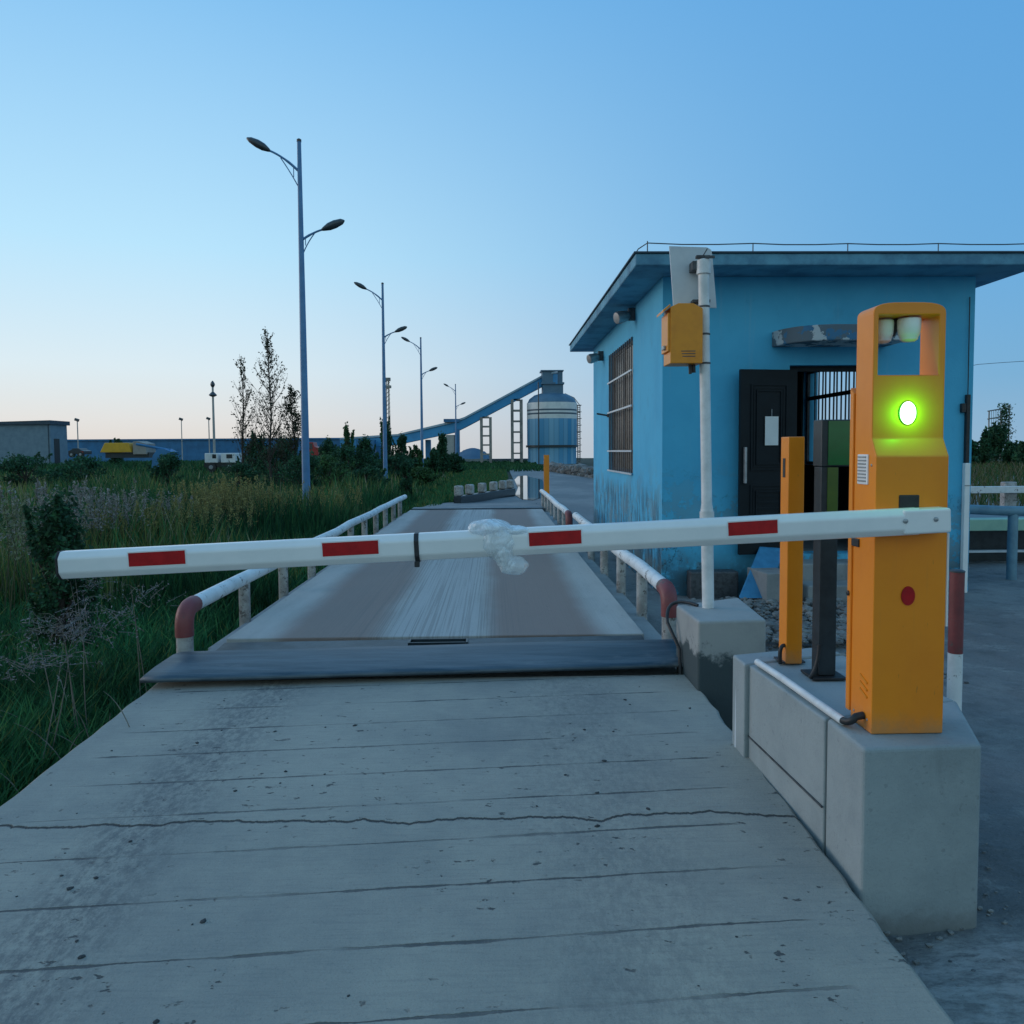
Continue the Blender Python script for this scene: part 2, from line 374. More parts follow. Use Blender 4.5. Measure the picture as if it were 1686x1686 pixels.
# ------------------------------------------------------------------ mesh builder
def tag(o, label=None, cat=None, group=None, kind=None):
    if label: o['label'] = label
    if cat: o['category'] = cat
    if group: o['group'] = group
    if kind: o['kind'] = kind
    return o
def worldloc(o):
    v = Vector((0, 0, 0))
    while o: v += o.location; o = o.parent
    return v
def empty(name, loc, label, cat, group=None):
    o = bpy.data.objects.new(name, None); COL.objects.link(o); o.location = loc; o.empty_display_size = .2
    return tag(o, label, cat, group)
class MB:
    def __init__(s): s.v = []; s.f = []
    def add(s, vs, fs):
        k = len(s.v); s.v += [Vector(v) for v in vs]; s.f += [tuple(i+k for i in f) for f in fs]; return s
    def box(s, a, b, rot=None, piv=None):
        x0, y0, z0 = [min(p, q) for p, q in zip(a, b)]; x1, y1, z1 = [max(p, q) for p, q in zip(a, b)]
        vs = [Vector(p) for p in ((x0,y0,z0),(x1,y0,z0),(x1,y1,z0),(x0,y1,z0),(x0,y0,z1),(x1,y0,z1),(x1,y1,z1),(x0,y1,z1))]
        if rot is not None:
            c = Vector(piv) if piv is not None else (Vector(a)+Vector(b))/2
            vs = [c + rot @ (v-c) for v in vs]
        return s.add(vs, [(0,3,2,1),(4,5,6,7),(0,1,5,4),(1,2,6,5),(2,3,7,6),(3,0,4,7)])
    def tube(s, pts, r, n=12, cap=True, up=None):
        pts = [Vector(p) for p in pts]; rs = r if isinstance(r, (list, tuple)) else [r]*len(pts)
        k0 = len(s.v); vs = []; fs = []; side = None
        for i, p in enumerate(pts):
            t = (pts[min(i+1, len(pts)-1)] - pts[max(i-1, 0)]).normalized()
            if side is None:
                side = t.cross(Vector((0, 0, 1)) if abs(t.z) < .9 else Vector((0, 1, 0))).normalized()
            side = (side - t*side.dot(t)).normalized(); b = t.cross(side)
            for j in range(n):
                a = 2*math.pi*j/n; vs.append(p + (side*math.cos(a) + b*math.sin(a))*rs[i])
        for i in range(len(pts)-1):
            for j in range(n):
                q = (j+1) % n; fs.append((i*n+j, i*n+q, (i+1)*n+q, (i+1)*n+j))
        if cap: fs.append(tuple(range(n-1, -1, -1))); fs.append(tuple((len(pts)-1)*n+j for j in range(n)))
        return s.add(vs, fs)
    def prism(s, poly, d):          # closed polygon pushed along d
        n = len(poly); p = [Vector(v) for v in poly]; d = Vector(d)
        nrm = Vector((0, 0, 0))
        for i in range(n): nrm += p[i].cross(p[(i+1) % n])
        if nrm.dot(d) > 0: p = p[::-1]
        fs = [tuple(range(n)), tuple(range(2*n-1, n-1, -1))]
        for i in range(n):
            j = (i+1) % n; fs.append((j, i, n+i, n+j))
        return s.add(p + [v+d for v in p], fs)
    def lathe(s, prof, c, n=32, cap=True, ax=None):  # prof: (r, h) upward along z or axis
        c = Vector(c); vs = []; fs = []
        q = Vector((0, 0, 1)).rotation_difference(Vector(ax)) if ax is not None else None
        for r, h in prof:
            for j in range(n):
                a = 2*math.pi*j/n; v = Vector((r*math.cos(a), r*math.sin(a), h))
                vs.append(c + (q @ v if q else v))
        m = len(prof)
        for i in range(m-1):
            for j in range(n):
                k = (j+1) % n; fs.append((i*n+j, i*n+k, (i+1)*n+k, (i+1)*n+j))
        if cap: fs.append(tuple(range(n-1, -1, -1))); fs.append(tuple((m-1)*n+j for j in range(n)))
        return s.add(vs, fs)
    def build(s, name, mat, parent=None, loc=None, bevel=0, smooth=False, seg=2, label=None):
        o0 = worldloc(parent) if parent else Vector(loc or (0, 0, 0))
        me = bpy.data.meshes.new(name)
        me.from_pydata([tuple(v-o0) for v in s.v], [], s.f); me.materials.append(M[mat] if isinstance(mat, str) else mat)
        if smooth:
            me.polygons.foreach_set('use_smooth', [True]*len(me.polygons)); me.set_sharp_from_angle(angle=R(40))
        me.update()
        o = bpy.data.objects.new(name, me); COL.objects.link(o)
        if parent: o.parent = parent
        else: o.location = o0
        if bevel:
            b = o.modifiers.new('edge', 'BEVEL'); b.width = bevel; b.segments = seg; b.limit_method = 'ANGLE'; b.angle_limit = R(35); b.harden_normals = False
        if label: o['label'] = label
        return o
def rz(a): return Matrix.Rotation(a, 3, 'Z')
def copy_tree(o, parent=None):
    c = o.copy(); COL.objects.link(c)
    if parent: c.parent = parent
    for ch in [k for k in o.children]: copy_tree(ch, c)
    return c
def bez(p0, p1, p2, n=8):
    p0, p1, p2 = Vector(p0), Vector(p1), Vector(p2)
    return [p0*(1-t)**2 + p1*2*t*(1-t) + p2*t*t for t in [i/n for i in range(n+1)]]

# ------------------------------------------------------------------ world and light
w = bpy.data.worlds.new('World'); S.world = w; w.use_nodes = True
def build_world():
    t = w.node_tree; bg = t.nodes['Background']
    sky = t.nodes.new('ShaderNodeTexSky'); sky.sky_type = 'NISHITA'; sky.sun_disc = False
    sky.sun_elevation = R(3); sky.sun_rotation = R(-80); sky.air_density = 1.2; sky.dust_density = .6; sky.ozone_density = 3
    tc = t.nodes.new('ShaderNodeTexCoord'); sx = t.nodes.new('ShaderNodeSeparateXYZ'); t.links.new(tc.outputs['Generated'], sx.inputs[0])
    def ramp(stops, src):
        r = t.nodes.new('ShaderNodeValToRGB'); e = r.color_ramp.elements
        while len(e) < len(stops): e.new(.5)
        for k, (p, c) in zip(e, stops): k.position = p; k.color = (*c, 1)
        t.links.new(src, r.inputs[0]); return r.outputs[0]
    z = sx.outputs[2]
    left = ramp(SKY_L, z); right = ramp(SKY_R, z)
    mr = t.nodes.new('ShaderNodeMapRange'); mr.interpolation_type = 'SMOOTHSTEP'
    t.links.new(sx.outputs[0], mr.inputs[0]); mr.inputs[1].default_value = -.42; mr.inputs[2].default_value = .62
    m1 = t.nodes.new('ShaderNodeMix'); m1.data_type = 'RGBA'; t.links.new(mr.outputs[0], m1.inputs[0]); t.links.new(left, m1.inputs[6]); t.links.new(right, m1.inputs[7])
    back = ramp(SKY_B, z); mb = t.nodes.new('ShaderNodeMapRange'); mb.interpolation_type = 'SMOOTHSTEP'
    t.links.new(sx.outputs[1], mb.inputs[0]); mb.inputs[1].default_value = .25; mb.inputs[2].default_value = -.45
    mb.inputs[1].default_value = -.45; mb.inputs[2].default_value = .25; mb.inputs[3].default_value = 1; mb.inputs[4].default_value = 0
    m3 = t.nodes.new('ShaderNodeMix'); m3.data_type = 'RGBA'; t.links.new(mb.outputs[0], m3.inputs[0]); t.links.new(m1.outputs[2], m3.inputs[6]); t.links.new(back, m3.inputs[7])
    sc = t.nodes.new('ShaderNodeVectorMath'); sc.operation = 'SCALE'; t.links.new(sky.outputs[0], sc.inputs[0]); sc.inputs['Scale'].default_value = .12
    m2 = t.nodes.new('ShaderNodeMix'); m2.data_type = 'RGBA'; m2.inputs[0].default_value = .85
    t.links.new(sc.outputs[0], m2.inputs[6]); t.links.new(m3.outputs[2], m2.inputs[7])
    t.links.new(m2.outputs[2], bg.inputs[0]); bg.inputs[1].default_value = 1.0
SKY_L = [(0, (.50, .47, .44)), (.04, (.51, .515, .52)), (.10, (.48, .56, .61)), (.24, (.33, .53, .665)), (.5, (.155, .365, .60)), (1, (.10, .27, .52))]
SKY_R = [(0, (.18, .31, .44)), (.08, (.12, .28, .455)), (.2, (.095, .27, .485)), (.5, (.068, .24, .49)), (.75, (.07, .22, .46)), (1, (.065, .20, .45))]
SKY_B = [(0, (.30, .38, .40)), (.12, (.32, .44, .48)), (.35, (.27, .42, .485)), (.7, (.14, .29, .42)), (1, (.065, .20, .40))]
build_world()
su = bpy.data.lights.new('sun', 'SUN'); so = bpy.data.objects.new('sun', su); COL.objects.link(so)
su.energy = .38; su.angle = R(28); su.color = (1, .80, .70)
so.rotation_euler = Vector((math.cos(R(12))*.96, math.cos(R(12))*-.28, -math.sin(R(12)))).to_track_quat('-Z', 'Y').to_euler()
S.view_settings.view_transform = 'Standard'; S.view_settings.look = 'None'; S.view_settings.exposure = .74; S.view_settings.gamma = 1

# ------------------------------------------------------------------ terrain
def sstep(a, b, x):
    t = np.clip((x-a)/(b-a), 0, 1); return t*t*(3-2*t)
def gz(x, y):
    x = np.asarray(x, float); y = np.asarray(y, float)
    z = -.02 - .30*sstep(-2.0, -3.0, x)*(1-sstep(60, 90, y)) - .04
    z = z + .05*np.sin(x*1.3+y*.7)*sstep(-2.6, -3.6, x)
    z = z - .9*sstep(60, 120, y) - 40*sstep(240, 900, y)
    edge = sstep(-3.0, -2.25, x)*(1-sstep(-2.05, -1.9, x))*(1-sstep(20, 24, y))
    return z - .26*edge
xs = np.concatenate([np.linspace(-2500, -120, 14), np.linspace(-100, -8, 40), np.linspace(-7.6, 3, 60), np.linspace(4, 60, 30), np.linspace(80, 2500, 14)])
ys = np.concatenate([np.linspace(-400, -20, 6), np.linspace(-12, 30, 90), np.linspace(31, 150, 70), np.linspace(170, 900, 40), np.linspace(1000, 3000, 8)])
X, Y = np.meshgrid(xs, ys); Z = gz(X, Y)
g = MB(); nx = len(xs)
g.v = [Vector(p) for p in zip(X.ravel(), Y.ravel(), Z.ravel())]
g.f = [(j*nx+i, j*nx+i+1, (j+1)*nx+i+1, (j+1)*nx+i) for j in range(len(ys)-1) for i in range(nx-1)]
tag(g.build('ground', 'ground', smooth=True), kind='structure')

# yard road at the right, one sheet with real unevenness
def rough_sheet(name, mat, x0, x1, y0, y1, nx, ny, z0, amp, left=None):
    m = MB()
    for j in range(ny+1):
        y = y0 + (y1-y0)*j/ny
        xl = left(y) if left else x0
        for i in range(nx+1):
            x = xl + (x1-xl)*i/nx
            h = amp*(mnoise.noise(Vector((x*1.1, y*1.1, 0))) + .5*mnoise.noise(Vector((x*3.4, y*3.4, 3))) + .22*mnoise.noise(Vector((x*11, y*11, 5))))
            m.v.append(Vector((x, y, z0 + h)))
    m.f = [(j*(nx+1)+i, j*(nx+1)+i+1, (j+1)*(nx+1)+i+1, (j+1)*(nx+1)+i) for j in range(ny) for i in range(nx)]
    return tag(m.build(name, mat, smooth=True), kind='structure')
rough_sheet('yard_road', 'road', 1.05, 16, -3, 16, 420, 520, -.006, .026)
def far_left(y):
    if y < 24: return 1.3
    pts = [(24, -1.3), (27.6, .72), (43, 1.05), (64, 1.2), (80, 3)]
    for (a, p), (b, q) in zip(pts, pts[1:]):
        if y <= b: return p + (q-p)*(y-a)/(b-a)
    return 3
rough_sheet('far_road', 'far_road', 1.3, 30, 16, 66, 60, 160, -.004, .008, far_left)
pm = MB(); pl = []
for (px, py) in ((847, 790), (853, 784), (866, 783), (880, 787), (893, 790), (897, 800), (894, 808), (896, 818), (878, 823), (860, 822), (848, 815), (853, 803)):
    p = atz(px, py, .012); pl.append(p)
c0 = sum(pl, Vector())/len(pl); pm.add([c0]+pl, [(0, i+1, (i+1) % len(pl)+1) for i in range(len(pl))])
pu = pm.build('puddle', 'puddle'); tag(pu, kind='structure')
pu.data.flip_normals() if pu.data.polygons[0].normal.z < 0 else None

# ------------------------------------------------------------------ ramp
def zr(y): return .052 + .043*y
rm = MB(); N = 260; rnd = random.Random(3)
lx = []; rx = []
chip = 0
for j in range(N+1):
    y = -4 + (4.66+4)*j/N
    c1 = .012*mnoise.noise(Vector((1, y*5, 0))) + .05*max(0, mnoise.noise(Vector((5, y*1.7, 0)))-.42)
    c2 = .012*mnoise.noise(Vector((9, y*6, 0))) - .09*max(0, mnoise.noise(Vector((13, y*2.6, 0)))-.35)
    lx.append(-2.09 + c1); rx.append(1.212 + c2)
    zz = zr(y)
    rm.v += [Vector((lx[-1]-.01, y, -.5)), Vector((lx[-1]-.004, y, zz-.012)), Vector((lx[-1]+.014, y, zz)), Vector((rx[-1]-.014, y, zz)), Vector((rx[-1]+.002, y, zz-.012)), Vector((rx[-1]+.01, y, -.5))]
for j in range(N):
    for i in range(5): rm.f.append((j*6+i, (j+1)*6+i, (j+1)*6+i+1, j*6+i+1))
rm.f = [f[::-1] for f in rm.f]
rm.f.append(tuple(N*6+i for i in (5, 4, 3, 2, 1, 0)))
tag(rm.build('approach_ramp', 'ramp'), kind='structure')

def clods():
    m = MB(); r_ = random.Random(12)
    bm = bmesh.new(); bmesh.ops.create_icosphere(bm, subdivisions=1, radius=1); bv = [v.co.copy() for v in bm.verts]; bf = [tuple(v.index for v in f.verts) for f in bm.faces]; bm.free()
    for i in range(64):
        y = 1.7 + 2.8*r_.random()**1.2; tk = r_.random(); x = r_.gauss(-1.33, .28) if tk < .45 else (r_.gauss(.45, .3) if tk < .7 else r_.uniform(-1.9, 1.05))
        if not -2.02 < x < 1.12: continue
        s_ = r_.choice((.003, .004, .005, .006, .008, .010)); a_ = r_.uniform(0, 6.28); e_ = r_.uniform(1, 1.5)
        vs = []
        for v in bv:
            k_ = s_*(1+.5*mnoise.noise(v*1.4+Vector((i*2.7, i, 0)))); px_, py_ = v.x*k_*e_, v.y*k_
            vs.append((x+px_*math.cos(a_)-py_*math.sin(a_), y+px_*math.sin(a_)+py_*math.cos(a_), zr(y)+v.z*k_*.5+s_*.1))
        m.add(vs, bf)
    tag(m.build('mud_clods', pmat('dark_dried_mud', (.06, .062, .062), (.03, .032, .034), 30, .95)), kind='stuff')
clods()

# ------------------------------------------------------------------ weighbridge
wb = empty('weighbridge', (0, 5, 0), 'vehicle weighbridge with a long worn concrete deck between two pipe rails behind the barrier', 'weighbridge')
d = MB(); d.box((-2.02, 5.66, -.45), (1.12, 18.0, .27)); d.build('deck', 'deck', wb, bevel=.008)
e = MB(); e.box((-2.16, 5.66, -.45), (-2.028, 18.0, .20)); e.build('edge_beam', 'concrete2', wb, bevel=.01)
e = MB(); e.box((1.128, 5.66, -.45), (1.30, 18.0, .20)); e.build('edge_beam', 'concrete2', wb, bevel=.01)
p = MB(); n = 24
prof = [(4.60, .312), (4.66, .319), (4.80, .328), (5.08, .334), (5.20, .322), (5.235, .290)]
for i in range(n+1):
    x = -2.13 + 3.41*i/n
    for (y, z) in prof:
        sk = .05*(x+.4)
        p.v.append(Vector((x, y + sk, z + .006*mnoise.noise(Vector((x*1.2, y*3, 0))))))
m_ = len(prof)
p.f = [(i*m_+j, (i+1)*m_+j, (i+1)*m_+j+1, i*m_+j+1) for i in range(n) for j in range(m_-1)]
o = p.build('cover_plate', 'plate', wb, smooth=True); sm = o.modifiers.new('thick', 'SOLIDIFY'); sm.thickness = .022; sm.offset = -1
p = MB()
p.prism([(-1.98, 5.27, .243), (1.08, 5.33, .243), (1.10, 5.64, .243), (-2.0, 5.57, .243)], (0, 0, .02))
sill = p.build('sill_plate', 'dark_plate', wb, bevel=.004)
p = MB(); p.box((-.62, 5.40, .263), (-.22, 5.416, .288)); p.box((-.62, 5.50, .263), (-.22, 5.516, .288)); p.box((-.636, 5.40, .263), (-.62, 5.516, .288)); p.box((-.22, 5.40, .263), (-.204, 5.516, .288))
p.build('lifting_frame', 'dark_metal', wb, bevel=.003)
p = MB(); p.box((-2.1, 4.66, -.45), (1.18, 5.655, .22)); p.build('pit_wall', 'concrete2', wb)
p = MB(); p.box((-1.98, 18.005, .25), (1.14, 18.5, .30)); p.build('end_plate', 'plate', wb, bevel=.004)
fr = MB(); fr.prism([(-1.9, 18.51, -.4), (-1.9, 18.51, .262), (-1.9, 24.5, .0), (-1.9, 24.5, -.4)], (3.1, 0, 0))
tag(fr.build('departure_ramp', 'far_road'), kind='structure')

# ------------------------------------------------------------------ pipe guard rails
def guard_rail(xp, y0, y1, zt, posts, label, r=.056, elbow=True, zb=.2):
    t = empty('guard_rail', (xp, y0, zb), label, 'guard rail', 'pipe guard rails along the weighbridge')
    m = MB(); npt = max(6, int((y1-y0)/1.0)); pts = [(xp + .01*math.sin(i*1.7), y0+.16+(y1-y0-.16)*i/npt, zt + .008*math.sin(i*2.3)) for i in range(npt+1)]
    m.tube(pts, r, 16); m.build('rail', 'rail', t, smooth=True)
    m = MB(); m.tube([(xp, y0, zt-.19), (xp, y0, zt-.13)] + bez((xp, y0, zt-.13), (xp, y0, zt), (xp, y0+.14, zt), 8)[1:] + [(xp, y0+.18, zt)], r+.006, 16)
    m.build('elbow', 'rail_red', t, smooth=True, label='faded red rusty pipe elbow')
    m = MB(); m.tube([(xp, y0, zb-.3), (xp, y0, zt-.185)], r, 16); m.build('post', 'post', t, smooth=True)
    for y in posts:
        m = MB(); m.tube([(xp, y, zb-.3), (xp, y, zt-r*.6)], r*.86, 14); m.build('post', 'post', t, smooth=True)
    return t
guard_rail(-2.17, 5.28, 18.3, .575, [6.55, 7.75, 8.95, 10.2, 11.4, 12.6, 13.8, 15.0, 16.2, 17.3], 'long white pipe rail with a red elbow, along the left grassy edge of the weighbridge')
guard_rail(1.285, 5.55, 12.0, .615, [6.6, 7.7, 8.9, 10.1, 11.2], 'white pipe rail with a red elbow, right of the deck beside the damp plinth')
guard_rail(1.27, 13.0, 20.6, .56, [13.9, 14.9, 15.9, 16.9, 17.9, 18.9, 20.0], 'far white pipe rail with brownish elbow beside the right end of the deck')

# ------------------------------------------------------------------ concrete blocks
def seam(m, *a): pass
cb = empty('concrete_block', (1.46, 3.2, 0), 'long pale concrete plinth beside the ramp carrying the orange barrier cabinet', 'concrete block', 'concrete plinths beside the ramp')
def col_(pts, z, h, dz=0):
    q = [atz(px, py, z) for px, py in pts]; return [(v.x, v.y, -.1) for v in q], (0, 0, z+.1+dz)
Zt = .646
p, d_ = col_([(1422, 1233), (1617, 1226), (1575, 1152), (1361, 1183)], Zt, 0); m = MB(); m.prism(p, d_); m.build('plinth', 'concrete', cb, bevel=.014, seg=3)
p, d_ = col_([(1358, 1182.5), (1572, 1151), (1388, 1077), (1232, 1093)], Zt, 0, -.004); m = MB(); m.prism(p, d_); m.build('plinth', 'concrete', cb, bevel=.009, seg=3)
p, d_ = col_([(1226, 1095), (1386, 1076), (1345, 1066), (1206, 1079)], Zt, 0, .004); m = MB(); m.prism(p, d_); m.build('plinth', 'concrete', cb, bevel=.011, seg=3)
sa, sb_ = atz(1357, 1182.5, Zt), atz(1234, 1094, Zt)
m = MB(); m.prism([(sa.x-.001, sa.y, .30), (sb_.x-.001, sb_.y, .30), (sb_.x-.006, sb_.y, .30), (sa.x-.006, sa.y, .30)], (0, 0, .007)); m.build('seam', 'bracket', cb)
pb = empty('concrete_block', (1.39, 4.66, 0), 'damp stained concrete plinth holding the white camera pole', 'concrete block', 'concrete plinths beside the ramp')
p, d_ = col_([(1150, 1023), (1262, 1020), (1216, 983), (1113, 996)], .655, 0); m = MB(); m.prism(p, d_); m.build('plinth', 'damp_block', pb, bevel=.016, seg=3)

# ------------------------------------------------------------------ barrier gate
cq0, cq1 = atz(1437, 1209, .648), atz(1555, 1206, .648)
CX0, CX1, CY0, CY1, CZ = cq0.x-.006, cq1.x-.010, cq0.y, cq0.y+.158, .648
CM = (CX0+CX1)/2
gate = empty('barrier_gate', (CM, 2.89, CZ), 'orange automatic barrier gate with green light and a lowered white boom with red bars', 'barrier gate')
m = MB()
# shell below the lantern window: profile in Y-Z pushed across X
UY = CY0+.034; q0_, q1_ = at(1441, 518, CY0+.034), at(1535, 617, CY0+.034); WL, WR, WB, WT = CX0+.019, CX1-.023, q1_.z, q0_.z
LZ0, LZ1, TZ = at(1500, 751, CY0).z, at(1500, 722, CY0+.034).z, at(1500, 497, CY0+.034).z
arc = []
for i in range(17):
    a = math.pi*i/16; ca = math.cos(math.pi-a)
    arc.append((CM + (CX1-CX0)/2*math.copysign(abs(ca)**.55, ca), WT+.004 + (TZ-WT-.004)*abs(math.sin(a))**.75))
def quad3(*p): m.add(p, [tuple(range(len(p)))])
quad3((CX0, CY0, CZ), (CX1, CY0, CZ), (CX1, CY0, LZ0), (CX0, CY0, LZ0)); quad3((CX0, CY0, LZ0), (CX1, CY0, LZ0), (CX1, UY, LZ1), (CX0, UY, LZ1))
quad3((CX0, CY1, CZ), (CX0, CY0, CZ), (CX0, CY0, LZ0), (CX0, UY, LZ1), (CX0, CY1, LZ1)); quad3((CX1, CY0, CZ), (CX1, CY1, CZ), (CX1, CY1, LZ1), (CX1, UY, LZ1), (CX1, CY0, LZ0))
quad3((CX1, CY1, CZ), (CX0, CY1, CZ), (CX0, CY1, LZ1), (CX1, CY1, LZ1)); quad3((CX0, CY0, CZ), (CX0, CY1, CZ), (CX1, CY1, CZ), (CX1, CY0, CZ))
regs = [[(CX0, LZ1), (CX1, LZ1), (CX1, WB), (WR, WB), (WL, WB), (CX0, WB)], [(CX0, WB), (WL, WB), (WL, WT), (CX0, WT)], [(WR, WB), (CX1, WB), (CX1, WT), (WR, WT)], [(CX0, WT), (WL, WT), (WR, WT), (CX1, WT)] + arc[::-1]]
for rg_ in regs:
    quad3(*[(x, UY, z) for x, z in rg_]); quad3(*[(x, CY1, z) for x, z in rg_[::-1]])
outl = [(CX1, LZ1), (CX1, WB), (CX1, WT)] + arc[::-1] + [(CX0, WT), (CX0, WB), (CX0, LZ1)]
for (a, b_) in zip(outl, outl[1:]): quad3((a[0], UY, a[1]), (a[0], CY1, a[1]), (b_[0], CY1, b_[1]), (b_[0], UY, b_[1]))
inn = [(WL, WB), (WR, WB), (WR, WT), (WL, WT), (WL, WB)]
for (a, b_) in zip(inn, inn[1:]): quad3((a[0], UY, a[1]), (a[0], CY1, a[1]), (b_[0], CY1, b_[1]), (b_[0], UY, b_[1]))
cabm = m.build('cabinet', 'orange', gate)
bm = bmesh.new(); bm.from_mesh(cabm.data); bmesh.ops.remove_doubles(bm, verts=bm.verts, dist=1e-5); bmesh.ops.recalc_face_normals(bm, faces=bm.faces); bm.to_mesh(cabm.data); bm.free()
b_ = cabm.modifiers.new('edge', 'BEVEL'); b_.width = .006; b_.segments = 3; b_.limit_method = 'ANGLE'; b_.angle_limit = R(28)
# rear service door, vent, slots, hole, sticker
m = MB(); m.prism([(CX0-.006, CY1+.002, CZ+.03), (CX0-.006, CY1+.006, 1.86), (CX0-.006, CY1+.032, 1.885), (CX0-.006, CY1+.032, CZ+.03)], (CX1-CX0+.012, 0, 0))
m.build('service_door', 'orange', gate, bevel=.005)
m = MB(); va = at(1407, 748, 2.70); vz1, vz0 = at(1416, 748, 2.72).z, at(1416, 797, 2.72).z; m.box((CX0-.006, CY0+.05, vz0), (CX0+.002, CY0+.125, vz1))
vent = m.build('vent_grille', 'white', gate, bevel=.003)
m = MB()
for i in range(8): m.box((CX0-.0085, CY0+.058, vz0+.010+i*.0122), (CX0-.0062, CY0+.117, vz0+.015+i*.0122))
m.build('slat', 'steel', vent)
m = MB()
for i in range(3): m.box((CX0-.004, CY0+.03, .775+i*.026), (CX0+.003, CY0+.085, .782+i*.026), Matrix.Rotation(R(20), 3, 'X'))
m.build('louver', 'ochre', gate)
m = MB()
for i in range(1): m.box((CX0-.006, CY1-.05, 1.30), (CX0+.002, CY1+.004, 1.33))
m.build('hinge', 'black', gate, bevel=.003)
a0 = at(1480, 815, CY0); a1 = at(1513, 837, CY0)
m = MB(); m.box((a0.x, CY0-.004, a1.z), (a1.x, CY0+.01, a0.z)); m.build('shaft_slot', 'black', gate, bevel=.004)
for (yy, zz_) in ((CY0+.03, .69), (CY0+.13, .69), (CY0+.03, 1.60), (CY0+.13, 1.60)):
    m = MB(); m.lathe([(.005, 0), (.005, .002), (.003, .003)], (CX0+.0005, yy, zz_), 12, ax=(-1, 0, 0)); m.build('screw', 'steel', gate, smooth=True)
m = MB(); m.lathe([(.010, 0), (.010, .004), (.007, .006)], (CX0-.0065, CY1+.018, 1.12), 14, ax=(-1, 0, 0)); m.build('lock', 'black', gate, smooth=True)
c = at(1495, 981, CY0-.002)
m = MB(); m.add([c + Vector((0, 0, 0))] + [c + Vector((.0245*math.cos(a), 0, .034*math.sin(a))) for a in [2*math.pi*i/32 for i in range(32)]], [(0, (i+1) % 32+1, i+1) for i in range(32)])
so_ = m.build('red_sticker', 'red', gate, label='round red sticker on the cabinet front'); so_.modifiers.new('t', 'SOLIDIFY').thickness = .0015
m = MB(); m.tube([(CX1+.008, CY0+.01, 1.36), (CX1+.009, CY0+.01, 1.03)], .005, 8); m.build('edge_trim', 'white', gate, smooth=True)
# green lamp: shallow dome lens that really shines
c = at(1488.5, 680, UY); c.x = CX0 + (CX1-CX0)*.49
m = MB(); m.lathe([(.0335, 0), (.0335, .003), (.029, .004)], c + Vector((0, .001, 0)), 32, ax=(0, -1, 0)); lb = m.build('lamp_bezel', 'green_lit', gate, smooth=True)
m = MB()
for (r, h) in [(1, .0)]: pass
prof = [(.0285*math.cos(t), .004+.009*math.sin(t)) for t in [i*math.pi/2/6 for i in range(6)]] + [(.0006, .0131)]
m.lathe(prof, c + Vector((0, .001, 0)), 32, ax=(0, -1, 0))
for v in m.v: v.z = c.z + (v.z-c.z)*1.4
for ob in (lb,):
    for v in ob.data.vertices: v.co.z = (c.z-CZ) + (v.co.z-(c.z-CZ))*1.25
m.build('lamp_lens', 'green_lamp', gate, smooth=True, label='glowing green oval lamp lens')
gl = bpy.data.lights.new('green_glow', 'POINT'); gl.specular_factor = .25; gl.energy = .50; gl.color = (.05, 1, .02); gl.shadow_soft_size = .015
go = bpy.data.objects.new('green_glow', gl); COL.objects.link(go); go.parent = gate; go.location = c + Vector((0, -.042, 0)) - gate.location
# two white lamp domes hanging in the window of the hood
for (px, rr, yy) in ((1455, .034, UY+.085), (1497, .039, UY+.05)):
    c = at(px, 526, yy); c.z = WT-.004
    m = MB(); m.lathe([(rr*.80, .0), (rr*.98, -.004), (rr, -.012), (rr*.985, -.034), (rr*.93, -.052), (rr*.84, -.064), (rr*.78, -.067), (rr*.74, -.076), (rr*.5, -.083), (.002, -.085)], c, 28)
    m.f = [f[::-1] for f in m.f]
    h = m.build('camera_dome', 'white', gate, smooth=True)
m = MB(); b0 = at(1472, 540, UY+.09); m.box((b0.x-.014, b0.y-.012, b0.z-.03), (b0.x+.012, b0.y+.012, WT+.001), Matrix.Rotation(R(24), 3, 'Y')); m.build('camera_bracket', 'bracket', gate, bevel=.003)

# boom arm
YA = 2.57
A = at(1510, 857.5, YA); B = at(104, 930, YA)
ux = (B-A).normalized(); uz = Vector((0, -1, 0)).cross(ux); uz = -uz if uz.z < 0 else uz; uy = Vector((0, -1, 0))
def octo(h, dp, k=.28):
    a, b = h/2, dp/2
    return [(-a+a*2*k, b), (a-a*2*k, b), (a, b-b*2*k), (a, -b+b*2*k), (a-a*2*k, -b), (-a+a*2*k, -b), (-a, -b+b*2*k), (-a, b-b*2*k)]
def sweep(sec, p, q):
    m = MB(); pr = [p + uz*h + uy*dp for h, dp in sec]; m.prism(pr, q-p); return m
sec = octo(.092, .07, .24)
arm = sweep(sec, A, B).build('boom', 'white', gate, bevel=.005, seg=3)
AL = (B-A).length
sweep(octo(.094, .072, .24), B, B + ux*.006).build('end_cap', 'black', arm)
E0 = at(1418, 862, YA); E1 = at(1557, 855, YA)
m = MB(); hh = .041
pr = [E0 + uz*.028 + uy*.0385, E0 + uz*-.028 + uy*.0385, E0 + uz*-.028 - uy*.05, E0 + uz*.028 - uy*.05]
m = MB(); dv = (E1-E0)
pr0 = [(.0425, .0365), (-.0425, .0365), (-.0425, -.0365), (.0425, -.0365)]
m.prism([E0 + ux*-.13 + uz*a + uy*b for a, b in pr0], (E1 - E0) + ux*.13)
clamp = m.build('arm_clamp', 'white', gate, bevel=.009, seg=3)
m = MB(); m.tube([E1 + ux*.10 - uy*.0367, E1 + ux*.10 - uy*.079], .025, 16); m.build('drive_shaft', 'dark_metal', gate)
for px, py in ((1491, 858), (1541, 855)):
    c = at(px, py, YA-.0366); m = MB(); m.lathe([(.0085, 0), (.0085, .003), (.006, .005)], c + Vector((0, .001, 0)), 12, ax=(0, -1, 0)); m.build('bolt', 'steel', clamp, smooth=True)
